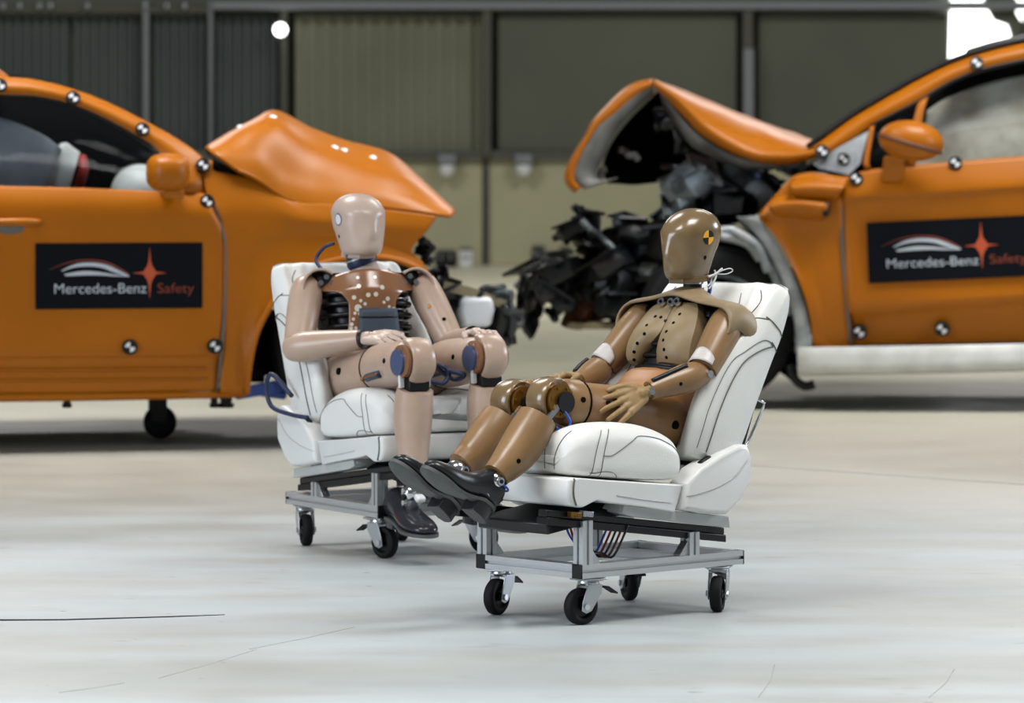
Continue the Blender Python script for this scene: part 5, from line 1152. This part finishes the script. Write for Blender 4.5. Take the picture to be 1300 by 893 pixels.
hf = [([(826, 110), (806, 122), (779, 145), (760, 161), (748, 178), (735, 202), (729, 226), (738, 238)], .12, 0),
      ([(828, 104), (812, 107), (794, 116), (771, 138), (754, 157), (744, 176), (729, 200), (720, 220), (721, 234), (731, 243)], .16, 0),
      ([(827, 104), (811, 107), (793, 116), (770, 138), (753, 157), (743, 176), (728, 200), (720, 220), (721, 235), (730, 243)], .6, 0),
      ([(824, 105), (808, 109), (790, 119), (768, 141), (752, 160), (742, 179), (728, 203), (722, 220), (722, 236), (729, 242)], 1.1, 0),
      ([(800, 118), (786, 126), (768, 142), (752, 162), (742, 184), (732, 206), (726, 222), (726, 234), (732, 240)], 1.72, 0)]
bf = sheet('bonnet_front_half', Q, cq, hf, 'orange', 40, 6, noise_amp=.004, seed=8, solid=.02)
lf = [([(830, 119), (812, 134), (784, 162), (772, 184), (764, 202), (757, 222), (764, 231), (784, 226)], .16, 0), ([(827, 108), (806, 121), (779, 144), (760, 160), (748, 178), (735, 202), (729, 226), (742, 240)], .115, 0)]
sheet('inner_flange', Q, bf, lf, 'orangein', 30, 2, solid=.012)
lr = [([(838, 116), (862, 146), (890, 174), (925, 195), (960, 207), (992, 210)], .12, 0), ([(842, 132), (860, 160), (880, 186), (915, 204), (950, 214), (985, 214)], .2, 0)]
sheet('inner_flange', Q, bo, lr, 'orangein', 30, 2, solid=.01)
g = sheet_geo(Q, [([(838, 120), (822, 134), (800, 155), (778, 185), (768, 215), (775, 232)], .9, 0), ([(860, 140), (850, 160), (830, 180), (812, 205), (806, 222), (810, 234)], .8, 0), ([(900, 165), (890, 180), (870, 195), (855, 208), (848, 220), (850, 228)], .75, 0), ([(960, 196), (960, 200), (950, 206), (940, 212), (930, 218), (925, 224)], .7, 0)], 16, 5, .03, 3)
obj('bonnet_dark_sheet', g, 'dark', cq, solid=.04)  # dark sheet standing in for shade in the hollow under the bonnet
for px, py, sx, sz in [(848, 150, .14, .12), (870, 175, .12, .16), (760, 222, .1, .08), (800, 190, .1, .1)]:
    k += 1; chunk(bf, 'inner_rib', Q.p(px, py, .25), (sx, .06, sz), 'orangein' if px < 840 else 'wreck', k, 2 if sz > .1 else 1)
# hinge, engine bay and crushed nose
random.seed(21)
bits = [(905, 240, .30, .16, 'engine', 0), (872, 236, .22, .14, 'engine', 0), (940, 232, .24, .12, 'engine', 0), (890, 222, .16, .08, 'bare', 0), (960, 225, .2, .06, 'bare', 1), (985, 214, .22, .06, 'blueish', 1), (1000, 208, .14, .08, 'plasticblack', 0), (960, 246, .14, .12, 'liner', 3), (862, 262, .14, .12, 'engine', 0), (880, 262, .22, .10, 'wreck', 0), (925, 262, .24, .12, 'wreck', 0),
        (850, 284, .10, .10, 'engine', 0), (900, 280, .24, .08, 'engine', 1), (975, 238, .14, .08, 'engine', 2), (945, 208, .22, .05, 'engine', 1), (1014, 216, .16, .05, 'bare', 1), (930, 245, .1, .1, 'engine', 3), (865, 216, .16, .05, 'wreck', 1),
        (744, 288, .12, .16, 'wreck', 0), (730, 292, .14, .08, 'wreck', 0), (742, 272, .06, .1, 'wreck', 1), (796, 284, .10, .07, 'engine', 0), (808, 300, .14, .10, 'wreck', 0), (715, 300, .08, .06, 'wreck', 1), (830, 305, .2, .16, 'wreck', 0), (780, 308, .2, .14, 'wreck', 0), (755, 320, .16, .08, 'wreck', 2),
        (800, 325, .24, .16, 'wreck', 0), (840, 335, .22, .2, 'wreck', 0), (770, 338, .24, .1, 'wreck', 0), (735, 345, .2, .10, 'wreck', 0), (705, 350, .2, .12, 'wreck', 0), (680, 362, .14, .16, 'wreck', 0), (668, 372, .08, .18, 'wreck', 2), (675, 392, .1, .12, 'wreck', 0), (672, 408, .05, .10, 'wreck', 0), (705, 376, .2, .08, 'wreck', 0), (745, 370, .2, .10, 'wreck', 0), (780, 362, .2, .14, 'wreck', 0), (815, 365, .22, .2, 'wreck', 0), (845, 372, .2, .22, 'wreck', 0),
        (752, 392, .16, .14, 'rust', 0), (735, 395, .06, .18, 'rust', 0), (780, 392, .16, .12, 'wreck', 0), (800, 402, .16, .14, 'wreck', 0), (770, 376, .1, .06, 'bare', 3), (785, 350, .16, .06, 'engine', 1), (820, 345, .1, .1, 'liner', 3), (715, 335, .24, .06, 'wreck', 1), (690, 340, .16, .06, 'wreck', 1), (760, 302, .2, .05, 'engine', 1), (820, 318, .22, .05, 'liner', 1),
        (790, 415, .1, .08, 'wreck', 2), (702, 395, .06, .10, 'wreck', 1), (720, 360, .12, .08, 'wreck', 3), (850, 300, .16, .12, 'engine', 0), (860, 320, .18, .14, 'wreck', 0), (870, 345, .18, .2, 'wreck', 0), (840, 400, .18, .16, 'wreck', 0)]
nm = ['crushed_bracket', 'hose', 'torn_sheet', 'pulley']
for px, py, sx, sz, m, kd in bits:
    k += 1; chunk(cq, nm[kd] if m != 'engine' or kd else 'engine_casting', Q.p(px, py, .25+.35*((k*53) % 7)/7), (sx*1.1, .18, sz*1.1), m, k, kd)
for px in (690, 740, 790, 830):
    k += 1; chunk(cq, 'crash_member', Q.p(px, 350+(px-690)*.08, .9), (.26, .3, .16), 'wreck', k, 0)
g = G(); g.box(Q.p(752, 413, .35), (.24, .2, .03)); hard('skid_plate', g, 'tan', cq, .006)
g = G(); c = Q.p(700, 400, .6); g.tube(cr([Q.p(664, 362, .4), Q.p(740, 352, .4), Q.p(850, 350, .4)], 6), .05, 4); obj('front_rail', g, 'wreck', cq, smooth=False)
c = Q.p(895, 252, .85); g = G(); g.box(c, (.42, .7, .24)); hard('motor_block', g, 'wreck', cq, .05)
